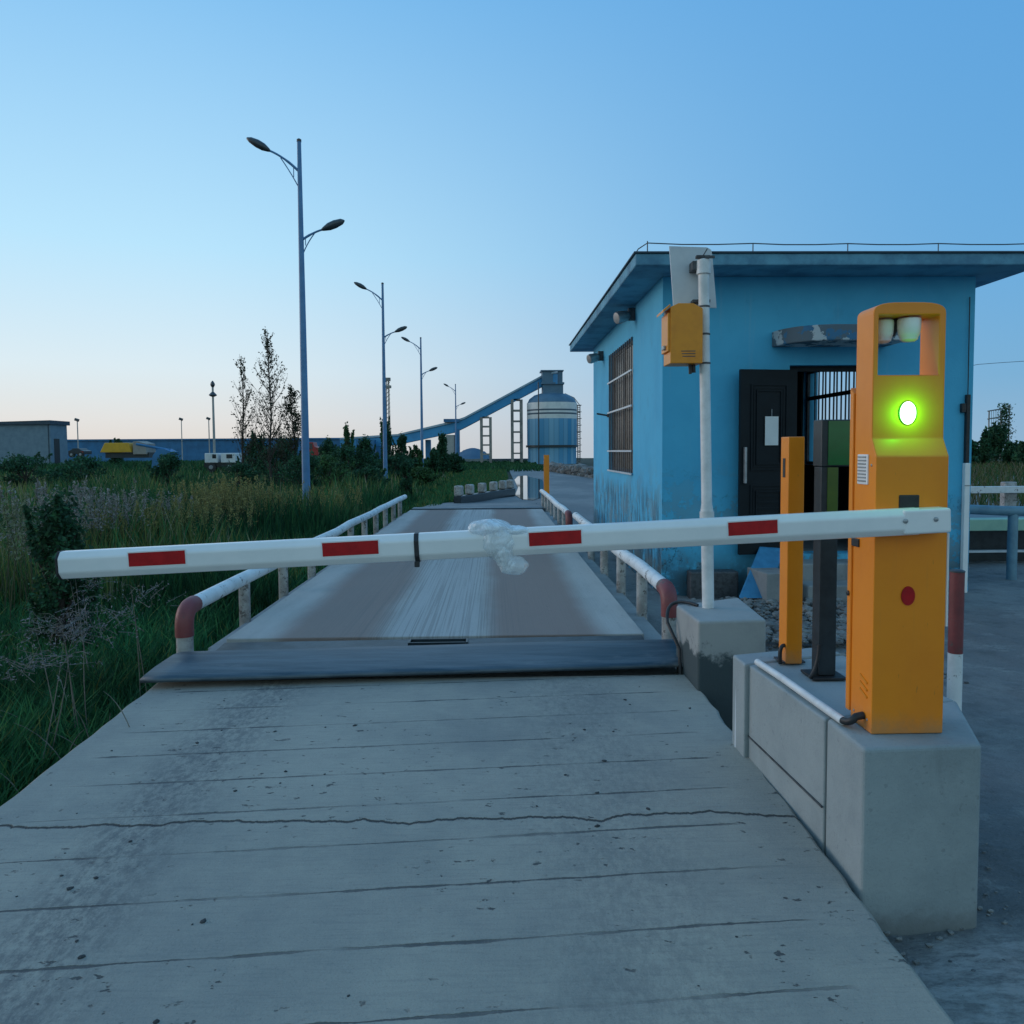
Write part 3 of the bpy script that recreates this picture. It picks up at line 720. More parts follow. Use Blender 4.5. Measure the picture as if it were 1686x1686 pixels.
for x0, x1, yc in ((212, 305, 919.5), (531, 623, 903), (871, 957, 886), (1199, 1280, 869)):
    p0 = at(x0, yc+2.4, YA-.0355); p1 = at(x1, yc-2.4, YA-.0355)
    hs = .0225
    m = MB(); m.prism([p0+uz*(hs+.004)-ux*-.0-Vector((.004, 0, 0)), p1+uz*(hs+.004)+Vector((.004, 0, 0)), p1-uz*(hs+.004)+Vector((.004, 0, 0)), p0-uz*(hs+.004)-Vector((.004, 0, 0))], (0, -.0006, 0))
    m2 = MB(); m2.prism([p0+uz*hs-Vector((0, .0012, 0)), p1+uz*hs-Vector((0, .0012, 0)), p1-uz*hs-Vector((0, .0012, 0)), p0-uz*hs-Vector((0, .0012, 0))], (0, -.0008, 0))
    bk = m.build('reflector', 'white', arm); m2.build('red_tape', 'red', bk)
c = at(687.5, 901, YA)
m = MB(); so2 = octo(.099, .077, .24); m.prism([c + ux*-.008 + uz*a + uy*b for a, b in so2], ux*.016)
m.box((c.x-.007, YA-.043, c.z-.062), (c.x+.010, YA-.030, c.z-.043))
m.build('strap', 'black', arm, bevel=.002)
# plastic wrap
pc = at(815, 893, YA)
m = MB()
def film(c, r, seed, amp, nu=72, nv=44):
    c = Vector(c); vs = []; fs = []
    for j in range(nv+1):
        t_ = -math.pi/2 + math.pi*j/nv
        for i in range(nu):
            a_ = 2*math.pi*i/nu; dv_ = Vector((math.cos(t_)*math.cos(a_), math.cos(t_)*math.sin(a_), math.sin(t_)))
            p_ = Vector((dv_.x*r[0], dv_.y*r[1], dv_.z*r[2])); q_ = p_*17 + Vector((seed*7.3, seed*2.1, 0))
            k_ = 1 + amp*(.55 - 2.2*abs(mnoise.noise(q_)) - .9*abs(mnoise.noise(q_*2.7)) + .8*mnoise.noise(q_*.6))
            vs.append(c + p_*k_)
    for j in range(nv):
        for i in range(nu):
            k_ = (i+1) % nu; fs.append((j*nu+i, j*nu+k_, (j+1)*nu+k_, (j+1)*nu+i))
    m.add(vs, fs)
film(pc + Vector((.012, 0, .004)), (.066, .058, .064), 1, .07)
film(at(806, 869, YA-.005), (.074, .056, .032), 2, .13); film(at(846, 874, YA), (.055, .04, .018), 3, .14)
film(at(829, 913, YA-.02), (.034, .040, .050), 4, .14); film(at(845, 931, YA-.015), (.050, .034, .034), 5, .15)
pw = m.build('plastic_wrap', 'plastic', loc=pc, smooth=True)
tag(pw, 'crumpled clear white plastic film wrapped around the middle of the boom', 'plastic wrap')
# conduit lying along the plinth
cd = empty('cable_conduit', (1.3, 3.3, .63), 'white plastic conduit lying on the plinth and bending black into the cabinet', 'conduit')
p0 = atz(1247, 1090, .664); p1 = atz(1388, 1187, .664)
m = MB(); m.tube([p0, (p0*2+p1)/3 + Vector((.003, 0, .002)), p1], .0155, 14); m.build('pipe', 'white_pipe', cd, smooth=True)
q = Vector((CX0-.002, CY0+.055, at(1419, 1172, 2.70).z))
m = MB(); m.tube(bez(p1 - (p1-p0).normalized()*.03, p1 + Vector((.0, -.05, .0)), (p1+q)/2 + Vector((0, -.02, .012)), 6) + [q], .0135, 12); m.build('flexible_hose', 'black', cd, smooth=True)
m = MB(); tp = atz(1224, 1092, .62); m.tube([tp + Vector((-.018, 0, .0)), tp + Vector((-.024, 0, -.55))], .018, 12); m.build('drop_pipe', 'sheet', cd, smooth=True)

# orange sensor post
def orange_post(loc, h, wd, dp, label):
    t = empty('orange_post', loc, label, 'post', 'orange sensor posts'); x, y, z = loc
    m = MB(); m.box((x-wd/2, y-dp/2, z), (x+wd/2, y+dp/2, z+h)); bd = m.build('column', 'orange', t, bevel=.004)
    m = MB(); m.box((x-wd/2-.003, y-.012, z+h-.19), (x-wd/2+.003, y+.016, z+h-.10)); m.build('sensor_slot', 'black', t, bevel=.002)
    m = MB(); m.box((x-wd/2-.02, y-dp/2+.01, z), (x+wd/2+.02, y+dp/2+.01, z+.008)); m.build('base_plate', 'bracket', t)
    return t
ob = atz(1307, 1093, .65); op = orange_post((ob.x, ob.y+.045, .65), at(1307, 719, ob.y).z-.65, .076, .095, 'slim square orange post on the plinth left of the barrier cabinet')
m = MB(); x, y, z = op.location; m.tube(bez((x-.04, y-.03, z+.085), (x-.075, y-.05, z+.09), (x-.062, y-.04, z+.0), 8), .009, 10); m.build('cable', 'black', op, smooth=True)
fb = atz(900, 824, .0); orange_post((fb.x, fb.y, -.01), 1.52, .17, .17, 'distant orange post standing by the far right rail near the puddle')

# dark signal post, green light painted onto its head and column front
db = atz(1362, 1118, .645); x, y = db.x, db.y+.04
sp = empty('signal_post', (x, y, .645), 'dark grey square post with green light painted on its face, between the orange post and cabinet', 'signal post')
m = MB(); m.box((x-.038, y-.038, .66), (x+.038, y+.038, 1.58)); m.build('column', 'dark_metal', sp, bevel=.003)
m = MB(); m.box((x-.042, y-.045, 1.582), (x+.10, y+.045, 1.785)); hd = m.build('head', 'dark_metal', sp, bevel=.004)
m = MB(); m.box((x-.014, y-.050, 1.588), (x+.096, y-.0455, 1.779)); m.build('painted_lit_face', 'green_lit', hd)
m = MB(); m.box((x-.012, y-.0415, 1.28), (x+.034, y-.0385, 1.578)); m.build('painted_lit_strip', pmat('olive_painted_light', (.10, .17, .03), (.07, .13, .03), 4, .2), sp)  # lit front of the column, painted as an olive strip
m = MB(); m.box((x-.075, y-.07, .647), (x+.075, y+.07, .658)); m.build('base_plate', 'black', sp, bevel=.002)
m = MB(); m.add([(x-.038, y-.03, .643), (x-.072, y-.03, .643), (x-.038, y-.03, .73), (x-.038, y-.024, .643), (x-.072, y-.024, .643), (x-.038, y-.024, .73)], [(0, 2, 1), (3, 4, 5), (0, 1, 4, 3), (1, 2, 5, 4), (2, 0, 3, 5)]); m.build('gusset', 'dark_metal', sp)
m = MB(); m.tube(bez((x-.04, y-.045, .80), (x-.045, y-.05, .70), (x-.085, y-.055, .655), 8), .008, 10); m.build('cable', 'black', sp, smooth=True)

# camera pole with panel, and its yellow box
b = atz(1166, 1000, .657); bx, by = b.x, b.y
top = at(1158, 432, by)
cp = empty('camera_pole', (bx, by, .655), 'white camera pole with a pale sheet panel at its top, standing on the damp plinth', 'camera pole')
zc = at(1163, 842, by).z
m = MB(); dirv = (top - Vector((bx, by, .655)))
def onp(z): return Vector((bx, by, .655)) + dirv*((z-.655)/dirv.z)
m.tube([onp(zc), onp(zc+.05), onp(2.42), onp(2.43), top], [.040, .033, .032, .033, .033], 20); m.build('upper_tube', 'white_pipe', cp, smooth=True)
m = MB(); m.tube([onp(.656), onp(zc-.06), onp(zc-.055), onp(zc-.001)], [.037, .038, .045, .045], 20); m.build('lower_tube', 'white_pipe', cp, smooth=True)
m = MB(); m.lathe([(.038, 0), (.043, .004), (.043, .085), (.036, .092)], onp(top.z-.075), 20); m.build('top_cap', 'white_pipe', cp, smooth=True)
m = MB(); k = onp(top.z+.02); m.box(k+Vector((-.05, -.03, 0)), k+Vector((.035, .0, .018))); m.box(k+Vector((.0, -.045, -.005)), k+Vector((.06, -.035, .012))); m.tube([k+Vector((-.01, -.02, .01)), k+Vector((.02, -.02, .06))], .004, 6)
m.build('camera_clamp', 'bracket', cp, bevel=.002)
yp = by+.085
q = [at(*v, yp) for v in ((1102, 405), (1164, 407), (1171, 411), (1173, 420), (1180, 507), (1109, 505))]
m = MB(); m.prism(q, (0, .012, 0)); m.build('sheet_panel', 'sheet', cp, bevel=.002)
m = MB(); k = at(1140, 443, yp); m.box((k.x-.02, by, k.z-.025), (bx+.0, yp-.002, k.z+.03)); m.build('panel_bracket', 'bracket', cp); m = MB(); k = at(1145, 498, yp); m.box((k.x-.03, by+.03, k.z-.008), (bx+.01, yp-.002, k.z+.008)); m.build('panel_bracket', 'bracket', cp)
m = MB()
for zz in (2.19, 2.37, 2.54):
    m = MB(); m.lathe([(.0335, 0), (.036, .002), (.036, .010), (.0335, .012)], onp(zz), 20); m.build('hose_clip', 'bracket', cp, smooth=True)
yb0, yb1 = by-.075, by+.11
t0 = at(1104, 505, yb0); t1 = at(1157, 598, yb0)
jb = empty('junction_box', ((t0.x+t1.x)/2, by, t1.z), 'small ochre yellow metal cabinet strapped high on the white camera pole', 'junction box')
m = MB(); zt = t0.z; m.prism([(t0.x, yb0, t1.z), (t1.x, yb0, t1.z), (t1.x, yb0, zt-.01), (t1.x-.06, yb0, zt+.022), (t0.x+.05, yb0, zt+.022), (t0.x, yb0, zt)], (0, yb1-yb0, 0)); m.build('box', 'ochre', jb, bevel=.004)
m = MB(); m.box((t0.x-.016, yb0+.006, t1.z+.075), (t0.x-.001, yb1-.006, zt-.035)); dr = m.build('door', 'ochre', jb, bevel=.003)
m = MB(); m.box((t0.x-.032, yb0+.05, t1.z+.09), (t0.x-.0165, yb0+.10, t1.z+.115)); m.build('handle', 'steel', dr, bevel=.003)
m = MB(); m.prism([(t0.x-.045, yb0-.003, zt-.035), (t0.x-.045, yb0-.003, zt-.02), (t0.x-.002, yb0-.003, zt+.018), (t0.x-.002, yb0-.003, zt+.002)], (0, yb1-yb0+.006, 0)); m.build('rain_hood', 'ochre', jb, bevel=.002)
m = MB()
for i in range(3): m.box((t0.x+.075-i*.004, yb0-.0014, t1.z+.04+i*.016), (t0.x+.155, yb0+.001, t1.z+.045+i*.016))
m.build('vent_slot', 'bracket', jb)
m = MB(); m.tube([(t1.x-.04, by, t1.z-.001), (t1.x-.038, by, t1.z-.05)], .015, 10); m.tube([(t1.x-.065, by-.02, t1.z-.001), (t1.x-.062, by-.02, t1.z-.06)], .010, 8); m.build('cable_gland', 'black', jb, smooth=True)
m = MB(); s0 = Vector((1.166, 4.62, .648)); m.tube(bez((1.29, 4.78, .664), (1.12, 5.0, .70), (1.10, 4.80, .55), 10) + [(1.155, 4.70, .40), (1.15, 4.66, .2)], .011, 8)
cb2 = m.build('power_cable', 'black', loc=(1.15, 4.7, .2), smooth=True); tag(cb2, 'black cable drooping over the left edge of the damp plinth', 'cable')

# red and white bollard behind the cabinet
q = atz(1570, 1195, 0)
bo = empty('bollard', (q.x, q.y, 0), 'faded red over white pipe bollard standing just right of the barrier cabinet', 'bollard')
zs = at(1570, 1075, q.y).z; ztp = at(1570, 942, q.y).z
m = MB(); m.tube([(q.x, q.y, -.1), (q.x, q.y, zs)], .040, 20); m.build('lower_tube', 'rail', bo, smooth=True)
m = MB(); m.tube([(q.x, q.y, zs+.001), (q.x, q.y, ztp)], .040, 20); m.build('upper_tube', 'rail_red', bo, smooth=True)
m = MB(); m.lathe([(.042, 0), (.042, .008), (.03, .014)], (q.x, q.y, ztp+.001), 20); m.build('cap', 'bracket', bo, smooth=True)

# ------------------------------------------------------------------ guard booth
BX0, BX1, BY0, BY1, BH = 1.89, 5.43, 8.54, 14.5, 3.585
booth = empty('guard_booth', (3.5, 8.54, 0), 'small flat roofed blue weighing booth with an open dark door, right of the weighbridge', 'booth')
T = .24
DX0, DX1, DZ0, DZ1 = 3.33, 4.22, .46, 2.60
m = MB()
m.box((BX0, BY0, -.2), (DX0, BY0+T, BH)); m.box((DX1, BY0, -.2), (BX1, BY0+T, BH)); m.box((DX0, BY0, DZ1), (DX1, BY0+T, BH)); m.box((DX0, BY0, -.2), (DX1, BY0+T, DZ0))
WY0, WY1, WZ0, WZ1 = 10.36, 12.5, 1.33, 3.20
for (xa, xb, y0, y1, z0, z1) in ((BX0, BX0+T, WY0, WY1, WZ0, WZ1), (BX1-T, BX1, 10.6, 12.7, 1.4, 2.95)):
    m.box((xa, BY0+T, -.2), (xb, y0, BH)); m.box((xa, y1, -.2), (xb, BY1-T, BH)); m.box((xa, y0, -.2), (xb, y1, z0)); m.box((xa, y0, z1), (xb, y1, BH))
m.box((BX0, BY1-T, -.2), (BX1, BY1, BH))
m.build('wall', 'booth', booth)
m = MB(); m.box((BX0+T+.003, BY0+T+.003, .30), (BX1-T-.003, BY1-T-.003, .44)); m.build('floor', 'concrete2', booth)
xl_ = BX1-T
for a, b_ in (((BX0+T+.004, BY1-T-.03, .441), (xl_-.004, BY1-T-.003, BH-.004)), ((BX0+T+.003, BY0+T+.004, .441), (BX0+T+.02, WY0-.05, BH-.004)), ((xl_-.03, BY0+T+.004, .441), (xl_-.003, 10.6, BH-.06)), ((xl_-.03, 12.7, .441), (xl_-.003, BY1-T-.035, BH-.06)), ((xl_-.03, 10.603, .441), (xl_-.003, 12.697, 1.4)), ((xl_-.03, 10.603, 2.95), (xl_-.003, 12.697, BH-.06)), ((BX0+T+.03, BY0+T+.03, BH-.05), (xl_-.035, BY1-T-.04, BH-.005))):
    m = MB(); m.box(a, b_); m.build('shade_panel', 'room_shade', booth)  # dark panels added so the room inside looks unlit
m = MB(); m.box((1.49, 8.02, BH+.002), (5.85, 15.0, BH+.125))
roof = m.build('roof', 'booth_trim', booth, bevel=.012)
m = MB(); m.box((1.47, 8.0, BH+.127), (5.87, 15.02, BH+.142)); m.build('roof_felt', 'roof_dark', roof)
m = MB()
zc_ = BH+.142; rodp = [(1.62, 8.06), (2.74, 8.07), (3.75, 8.07), (4.72, 8.07), (5.78, 8.08)]
for i, (x, y) in enumerate(rodp):
    k = MB(); k.tube([(x, y, zc_), (x, y, zc_+.10+.02*(i == 0))], .006, 6); k.build('lightning_rod', 'bracket', roof)
k = MB(); pts = [(1.50, 9.2, zc_+.01), (1.53, 8.6, zc_+.03), (1.55, 8.2, zc_+.075), (1.62, 8.06, zc_+.10)]
for (a, b2) in zip(rodp, rodp[1:]):
    for t in (.33, .66, 1): pts.append((a[0]+(b2[0]-a[0])*t, a[1]+.0, zc_+.095-.012*math.sin(math.pi*t)))
k.tube(pts, .006, 6); k.build('lightning_wire', 'bracket', roof)
# side window with frame, bars and pale curtain glass
wn = MB(); xw = BX0
wn.box((xw+.06, WY0, WZ0), (xw+.10, WY0+.05, WZ1)); wn.box((xw+.06, WY1-.05, WZ0), (xw+.10, WY1, WZ1)); wn.box((xw+.06, WY0+.05, WZ0), (xw+.10, WY1-.05, WZ0+.05)); wn.box((xw+.06, WY0+.05, WZ1-.05), (xw+.10, WY1-.05, WZ1)); wn.box((xw+.06, (WY0+WY1)/2-.025, WZ0+.05), (xw+.10, (WY0+WY1)/2+.025, WZ1-.05))
win = wn.build('window', 'bracket', booth)
k = MB(); k.box((xw+.075, WY0+.05, WZ0+.05), (xw+.085, WY1-.05, WZ1-.05))
def pane():
    n = NT('dusty_window_glass'); x, y, z = n.xyz()
    st = n.noise(1, 5, .6, v=n.comb(0, n.math('MULTIPLY', y, 14), n.math('MULTIPLY', z, .7)))
    c = n.mix(n.ss(st, .42, .62), (.25, .20, .15), (.09, .075, .06)); return n.done(c, .25)
k.build('pane', pane(), win)
k = MB(); nb = 13
for i in range(nb):
    y = WY0+.06+(WY1-WY0-.12)*i/(nb-1); k.tube([(xw-.012, y, WZ0-.01), (xw-.012, y, WZ1)], .008, 6)
k.build('security_bars', 'bracket', win)
k = MB()
for zz in (WZ0-.015, WZ0+.30, WZ0+.92, WZ0+1.40): k.box((xw-.034, WY0-.02, zz), (xw-.021, WY1+.02, zz+.025))
k.build('cross_bar', 'sheet', win)
k = MB(); k.box((xw-.03, WY1+.02, 2.2), (xw-.002, WY1+.08, 2.26)); k.tube([(xw-.03, WY1+.05, 2.23), (xw-.2, WY1+.06, 2.26)], .015, 8); k.build('bracket_arm', 'bracket', booth)
# far side window seen through the doorway
k = MB(); xr = BX1-T
k.box((xr+.05, 10.6, 1.4), (xr+.09, 10.65, 2.95)); k.box((xr+.05, 12.65, 1.4), (xr+.09, 12.7, 2.95)); k.box((xr+.05, 10.65, 1.4), (xr+.09, 12.65, 1.45)); k.box((xr+.05, 10.65, 2.9), (xr+.09, 12.65, 2.95)); k.box((xr+.05, 10.65, 2.46), (xr+.09, 12.65, 2.52))
w2 = k.build('window', 'bracket', booth)
k = MB()
for i in range(15):
    y = 10.7+1.9*i/14; k.tube([(xr+.16, y, 1.4), (xr+.16, y+.02*((i % 3)-1), 2.95)], .014, 6)
k.build('security_bars', 'bracket', w2)
# floodlights under the left eave
for (px, py) in ((1040, 520), (988, 588)):
    yy = BX0*F/(px-815+6); zz = at(px, py, yy).z
    k = MB(); k.lathe([(.03, -.17), (.075, -.165), (.085, -.13), (.07, .0), (.05, .03)], (BX0-.11, yy, zz), 16, ax=(.9, .35, .25)); fl = k.build('floodlight', 'steel', booth, smooth=True)
    k = MB(); k.box((BX0-.09, yy-.04, zz-.06), (BX0-.002, yy+.04, zz+.1)); k.build('bracket', 'bracket', fl)
# door canopy with rounded left corner
CZ0, CZ1 = 2.80, 2.97
k = MB(); pl = [(4.42, BY0-.002), (4.42, BY0-.52)]
pl += [(v.x, v.y) for v in bez((3.62, BY0-.55, 0), (3.14, BY0-.50, 0), (3.12, BY0-.002, 0), 12)]
k.prism([(x, y, CZ0) for x, y in pl], (0, 0, CZ1-CZ0)); k.build('canopy', 'canopy', booth, bevel=.012)
# door frame, leaf, steps
k = MB(); k.box((DX0-.002, BY0+.10, DZ0), (DX0+.05, BY0+.18, DZ1)); k.box((DX1-.05, BY0+.10, DZ0), (DX1+.002, BY0+.18, DZ1)); k.box((DX0+.05, BY0+.10, DZ1-.06), (DX1-.05, BY0+.18, DZ1+.002)); k.build('door_frame', 'door_dark', booth)
LA = R(9); LR = rz(LA); hp = Vector((3.385, BY0-.025, 0)); lw, lt = .68, .045
def leafpt(u, dv, z): return hp + LR @ Vector((-u, -dv, 0)) + Vector((0, 0, z))
def leafbox(k, u0, u1, d0, d1, z0, z1):
    P = [leafpt(u, dd, z) for z in (z0, z1) for (u, dd) in ((u0, d0), (u0, d1), (u1, d1), (u1, d0))]
    k.add(P, [(0, 1, 2, 3)[::-1], (4, 5, 6, 7), (0, 4, 5, 1)[::-1], (1, 5, 6, 2)[::-1], (2, 6, 7, 3)[::-1], (3, 7, 4, 0)[::-1]][:0] + [(3, 2, 1, 0), (4, 5, 6, 7), (0, 1, 5, 4), (1, 2, 6, 5), (2, 3, 7, 6), (3, 0, 4, 7)])
k = MB(); leafbox(k, 0, lw, 0, lt, DZ0+.02, 2.54)
for (z0, z1) in ((1.42, 2.38), (.62, 1.26)):
    for i, (mg, dd) in enumerate(((.12, .012), (.155, .006), (.185, .014))):
        u0, u1, a, b2 = mg, lw-mg, z0+mg-.12, z1-mg+.12
        w_ = .018
        leafbox(k, u0, u0+w_, lt, lt+dd, a, b2); leafbox(k, u1-w_, u1, lt, lt+dd, a, b2); leafbox(k, u0+w_, u1-w_, lt, lt+dd, a, a+w_); leafbox(k, u0+w_, u1-w_, lt, lt+dd, b2-w_, b2)
for i in range(7): leafbox(k, .21, lw-.21, lt, lt+.008, .70+i*.07, .725+i*.07)
door = k.build('door', 'door_dark', booth)
k = MB(); leafbox(k, lw-.06, lw-.035, lt+.001, lt+.045, 1.28, 1.68); k.build('handle', 'steel', door, bevel=.004)
k = MB(); leafbox(k, .235, .235+.16, lt+.016, lt+.018, 1.70, 2.02); k.build('paper_notice', 'paper', door, label='white paper sheet hung on the dark door')
k = MB(); k.tube([leafpt(.315, lt+.017, 2.02), leafpt(.315, lt+.017, 2.10)], .002, 5); k.build('string', 'sheet', door)
k = MB(); k.box((3.28, BY0-.36, -.1), (4.5, BY0-.003, .40)); k.box((3.28, BY0-.70, -.1), (4.5, BY0-.362, .22)); k.build('door_step', 'concrete2', booth, bevel=.015)
# wall conduit at the right corner
cx = at(1590, 700, BY0).x
z1 = at(1590, 650, BY0).z; z2 = at(1590, 762, BY0).z; z3 = at(1590, 800, BY0).z
k = MB(); k.box((cx-.02, BY0-.05, z2), (cx+.02, BY0-.003, z1)); k.box((cx-.075, BY0-.045, z1-.2), (cx-.022, BY0-.003, z1-.10)); k.build('meter_duct', 'black', booth, bevel=.004)
k = MB(); k.tube([(cx-.002, BY0-.03, z1), (cx+.0, BY0-.02, 3.35)], .006, 6); k.build('wall_cable', 'black', booth)
k = MB(); k.box((cx-.03, BY0-.06, .0), (cx+.03, BY0-.003, z2-.002)); k.build('cable_duct', 'white', booth, bevel=.006)
k = MB(); k.box((cx-.034, BY0-.064, z3), (cx+.034, BY0-.0605, z3+.012)); k.build('duct_joint', 'steel', booth)

# debris by the booth foot
def rock(c, r, seed, flat=.7):
    bm = bmesh.new(); bmesh.ops.create_icosphere(bm, subdivisions=1, radius=1)
    vs = []
    for v in bm.verts:
        k = 1 + .45*mnoise.noise(v.co*1.3 + Vector((seed*3.1, seed, 0)))
        vs.append(Vector((v.co.x*r[0]*k, v.co.y*r[1]*k, v.co.z*r[2]*k*flat)) + Vector(c))
    fs = [tuple(v.index for v in f.verts) for f in bm.faces]; bm.free(); return vs, fs
m = MB(); rr = random.Random(5)
for i in range(1500):
    px = rr.uniform(1195, 1400); py = rr.uniform(965, 1058) if px > 1235 else rr.uniform(985, 1040)
    c = atz(px, py, .03 + .05*rr.random()); s = rr.choice((.01, .012, .016, .02, .03, .045))
    m.add(*rock(c, (s*rr.uniform(.8, 1.6), s*rr.uniform(.8, 1.4), s), i))
for i in range(330):
    a_ = rr.random(); c = (1.18+rr.random()**2*1.1, 1.7+a_*1.0, .0) if rr.random() < .5 else (1.70+rr.random()**2*.35, 2.55+a_*1.4, 0); s = rr.choice((.003, .004, .005, .007, .010)); m.add(*rock(c, (s*1.3, s, s), i+3000))
for i in range(500):
    c = (1.75+rr.random()*1.6, 5.2+rr.random()*3.1, .0); s = rr.choice((.01, .015, .02, .03)); m.add(*rock(c, (s*1.3, s, s), i+900))
tag(m.build('rubble', 'rubble', loc=(2.4, 7, 0)), kind='stuff')
q0 = at(1218, 985, 7.9); q1 = at(1252, 902, 8.38); q2 = at(1292, 905, 8.38); q3 = at(1262, 985, 7.9)
m = MB(); m.prism([q0, q1, q2, q3], (0, .03, .012)); tag(m.build('blue_board', 'blue_board', loc=q0, bevel=.003), 'blue board leaning against the booth wall beside the door steps', 'board')
a0 = atz(1256, 1000, .0); m = MB(); m.box((a0.x, a0.y, -.05), (a0.x+.30, a0.y+.45, .36), rz(R(8))); tag(m.build('concrete_slab', 'concrete2', loc=a0, bevel=.012), 'short grey concrete slab set on end beside the door steps', 'slab')
a0 = at(1150, 962, 8.45); m = MB(); m.box((a0.x-.12, 8.33, -.05), (a0.x+.42, 8.52, .30)); tag(m.build('brick_pile', 'bracket', loc=(a0.x, 8.4, 0), bevel=.02), 'dark sooty brick stack at the foot of the booth wall', 'bricks')

# ------------------------------------------------------------------ second lane at the right
t = empty('pipe_barrier', (6.4, 9.4, 0), 'blue grey pipe barrier on posts to the right of the booth', 'barrier')
zt = at(1650, 841, 9.4).z
m = MB(); m.tube([(5.2, 10.2, zt+.02), (6.4, 9.4, zt), (9.5, 9.1, zt-.05)], .062, 14); m.build('rail', 'blue_rail', t, smooth=True)
for xx, yy in ((at(1665, 960, 9.4).x, 9.4), (9.3, 9.12)):
    m = MB(); m.tube([(xx, yy, -.1), (xx, yy, zt-.03)], .058, 14); m.build('post', 'blue_rail', t, smooth=True)
t = empty('steel_platform', (7.5, 11, 0), 'low steel platform with pale green edge behind the pipe barrier', 'platform')
z0 = at(1650, 874, 10.6).z; z1 = at(1650, 855, 10.6).z
m = MB(); m.box((5.6, 10.6, z0), (13, 10.88, z1)); m.build('deck', 'green_plate', t, bevel=.01)
m = MB(); m.box((5.7, 10.9, -.05), (12.9, 14.0, z0-.003)); m.build('skirt', 'dark_metal', t)
m = MB(); m.box((5.6, 10.62, .16), (13, 10.7, .19)); m.build('edge_strip', 'sheet', t)
t = empty('white_fence', (9, 17, 0), 'white concrete fence with short posts beyond the steel platform', 'fence')
zf = at(1650, 806, 16.5).z
m = MB(); m.box((7.2, 16.5, zf-.08), (20, 16.62, zf+.07)); m.build('top_rail', 'rail', t, bevel=.01)
for i in range(9):
    xx = 7.9+i*1.15; m = MB(); m.box((xx, 16.63, -.1), (xx+.28, 16.8, zf+.16)); m.build('post', 'post', t, bevel=.02)

# ------------------------------------------------------------------ street lamps
def lamp():
    t = empty('street_lamp', (0, 0, 0), 'x', 'street lamp', 'two-armed street lamps along the field')
    m = MB(); m.tube([(0, 0, 0), (0, 0, 5), (0, 0, 10.12)], [.115, .09, .055], 14); m.build('pole', 'lamp_blue', t, smooth=True)
    m = MB(); m.lathe([(.065, 0), (.065, .06), (.02, .09)], (0, 0, 10.11), 12); m.build('pole_cap', 'lamp_head', t, smooth=True)
    for (sg, za, dx, dz) in ((-1, 9.30, .82, .58), (1, 7.46, .60, .30)):
        m = MB(); P = bez((0, 0, za), (sg*dx*.5, 0, za+dz*.72), (sg*dx, 0, za+dz), 8); m.tube(P, [.035]*4+[.028]*5, 8); m.tube(bez((0, 0, za-.48), (sg*dx*.22, 0, za-.1), (sg*dx*.62, 0, za+dz*.66), 6), .016, 6)
        m.tube([(sg*dx*.2, 0, za-.15+.02), (sg*dx*.2, 0, za+dz*.26)], .012, 6); ar = m.build('arm', 'lamp_blue', t, smooth=True)
        q = Vector((sg*dx, 0, za+dz)); dr = Vector((sg*.62, 0, .34 if sg < 0 else .25)); L_ = dr.length; dn = dr.normalized()
        m = MB(); prof = [(.03, 0), (.06, .06), (.115, .22), (.125, .40), (.09, .60), (.035, L_), (.004, L_+.02)]
        m.lathe(prof, q - dn*.04, 14, ax=dn)
        c = q + dn*.3
        for v in m.v:
            k = (v-c); up_ = Vector((-dn.z*sg, 0, dn.x*sg)); h = k.dot(up_); v -= up_*h*(.05 if h > 0 else .2)
        m.build('lamp_head', 'lamp_head', t, smooth=True)
    return t
lp = lamp()
labels = ['tallest nearest two-armed street lamp rising from the tall grass', 'second two-armed street lamp from the left', 'third two-armed street lamp from the left, near the conveyor', 'smallest farthest street lamp in front of the conveyor support']
for i, (px, py, Yd) in enumerate(((503, 838, 21.2), (634, 780, 41.3), (695, 785, 56), (751, 765, 93))):
    o = lp if i == 0 else copy_tree(lp)
    q = at(px, 742, Yd); o.location = (q.x, Yd, -.0 if i == 0 else (-.25 if i < 3 else -.6)); o['label'] = labels[i]
    tp_ = (228, 465, 555, 632)[i]; k_ = (at(px, tp_, Yd).z - o.location.z)/10.2; o.scale = (k_, k_, k_)
    if i == 3: o.rotation_euler.z = R(8)

# ------------------------------------------------------------------ silo and conveyor
YS = 150.0
def sc(px): return px*YS/F
sb = at(909, 766, YS); sx_, sz0 = sb.x, sb.z
sr = 41*YS/F
silo = empty('silo', (sx_, YS, sz0), 'round blue and white storage silo with domed top and square head house', 'silo')
def zz(py): return at(909, py, YS).z - sz0
hb = zz(664)
k = hb/10.7
m = MB(); m.lathe([(sr*.97, -1), (sr*.97, zz(735)), (sr, zz(733)), (sr, hb)], (sx_, YS, sz0), 56); so3 = m.build('shell', 'silo', silo, smooth=True)
so3.data.materials[0] = M['silo']
for nd in M['silo'].node_tree.nodes: pass
m = MB(); m.lathe([(sr*1.05, zz(736.5)), (sr*1.05, zz(733))], (sx_, YS, sz0), 56); m.build('walkway', 'dark_metal', silo)
m = MB(); m.lathe([(sr*.985, hb+.02), (sr*.90, zz(657)), (sr*.70, zz(651)), (sr*.45, zz(648))], (sx_, YS, sz0), 48); m.build('dome', 'dome', silo, smooth=True)
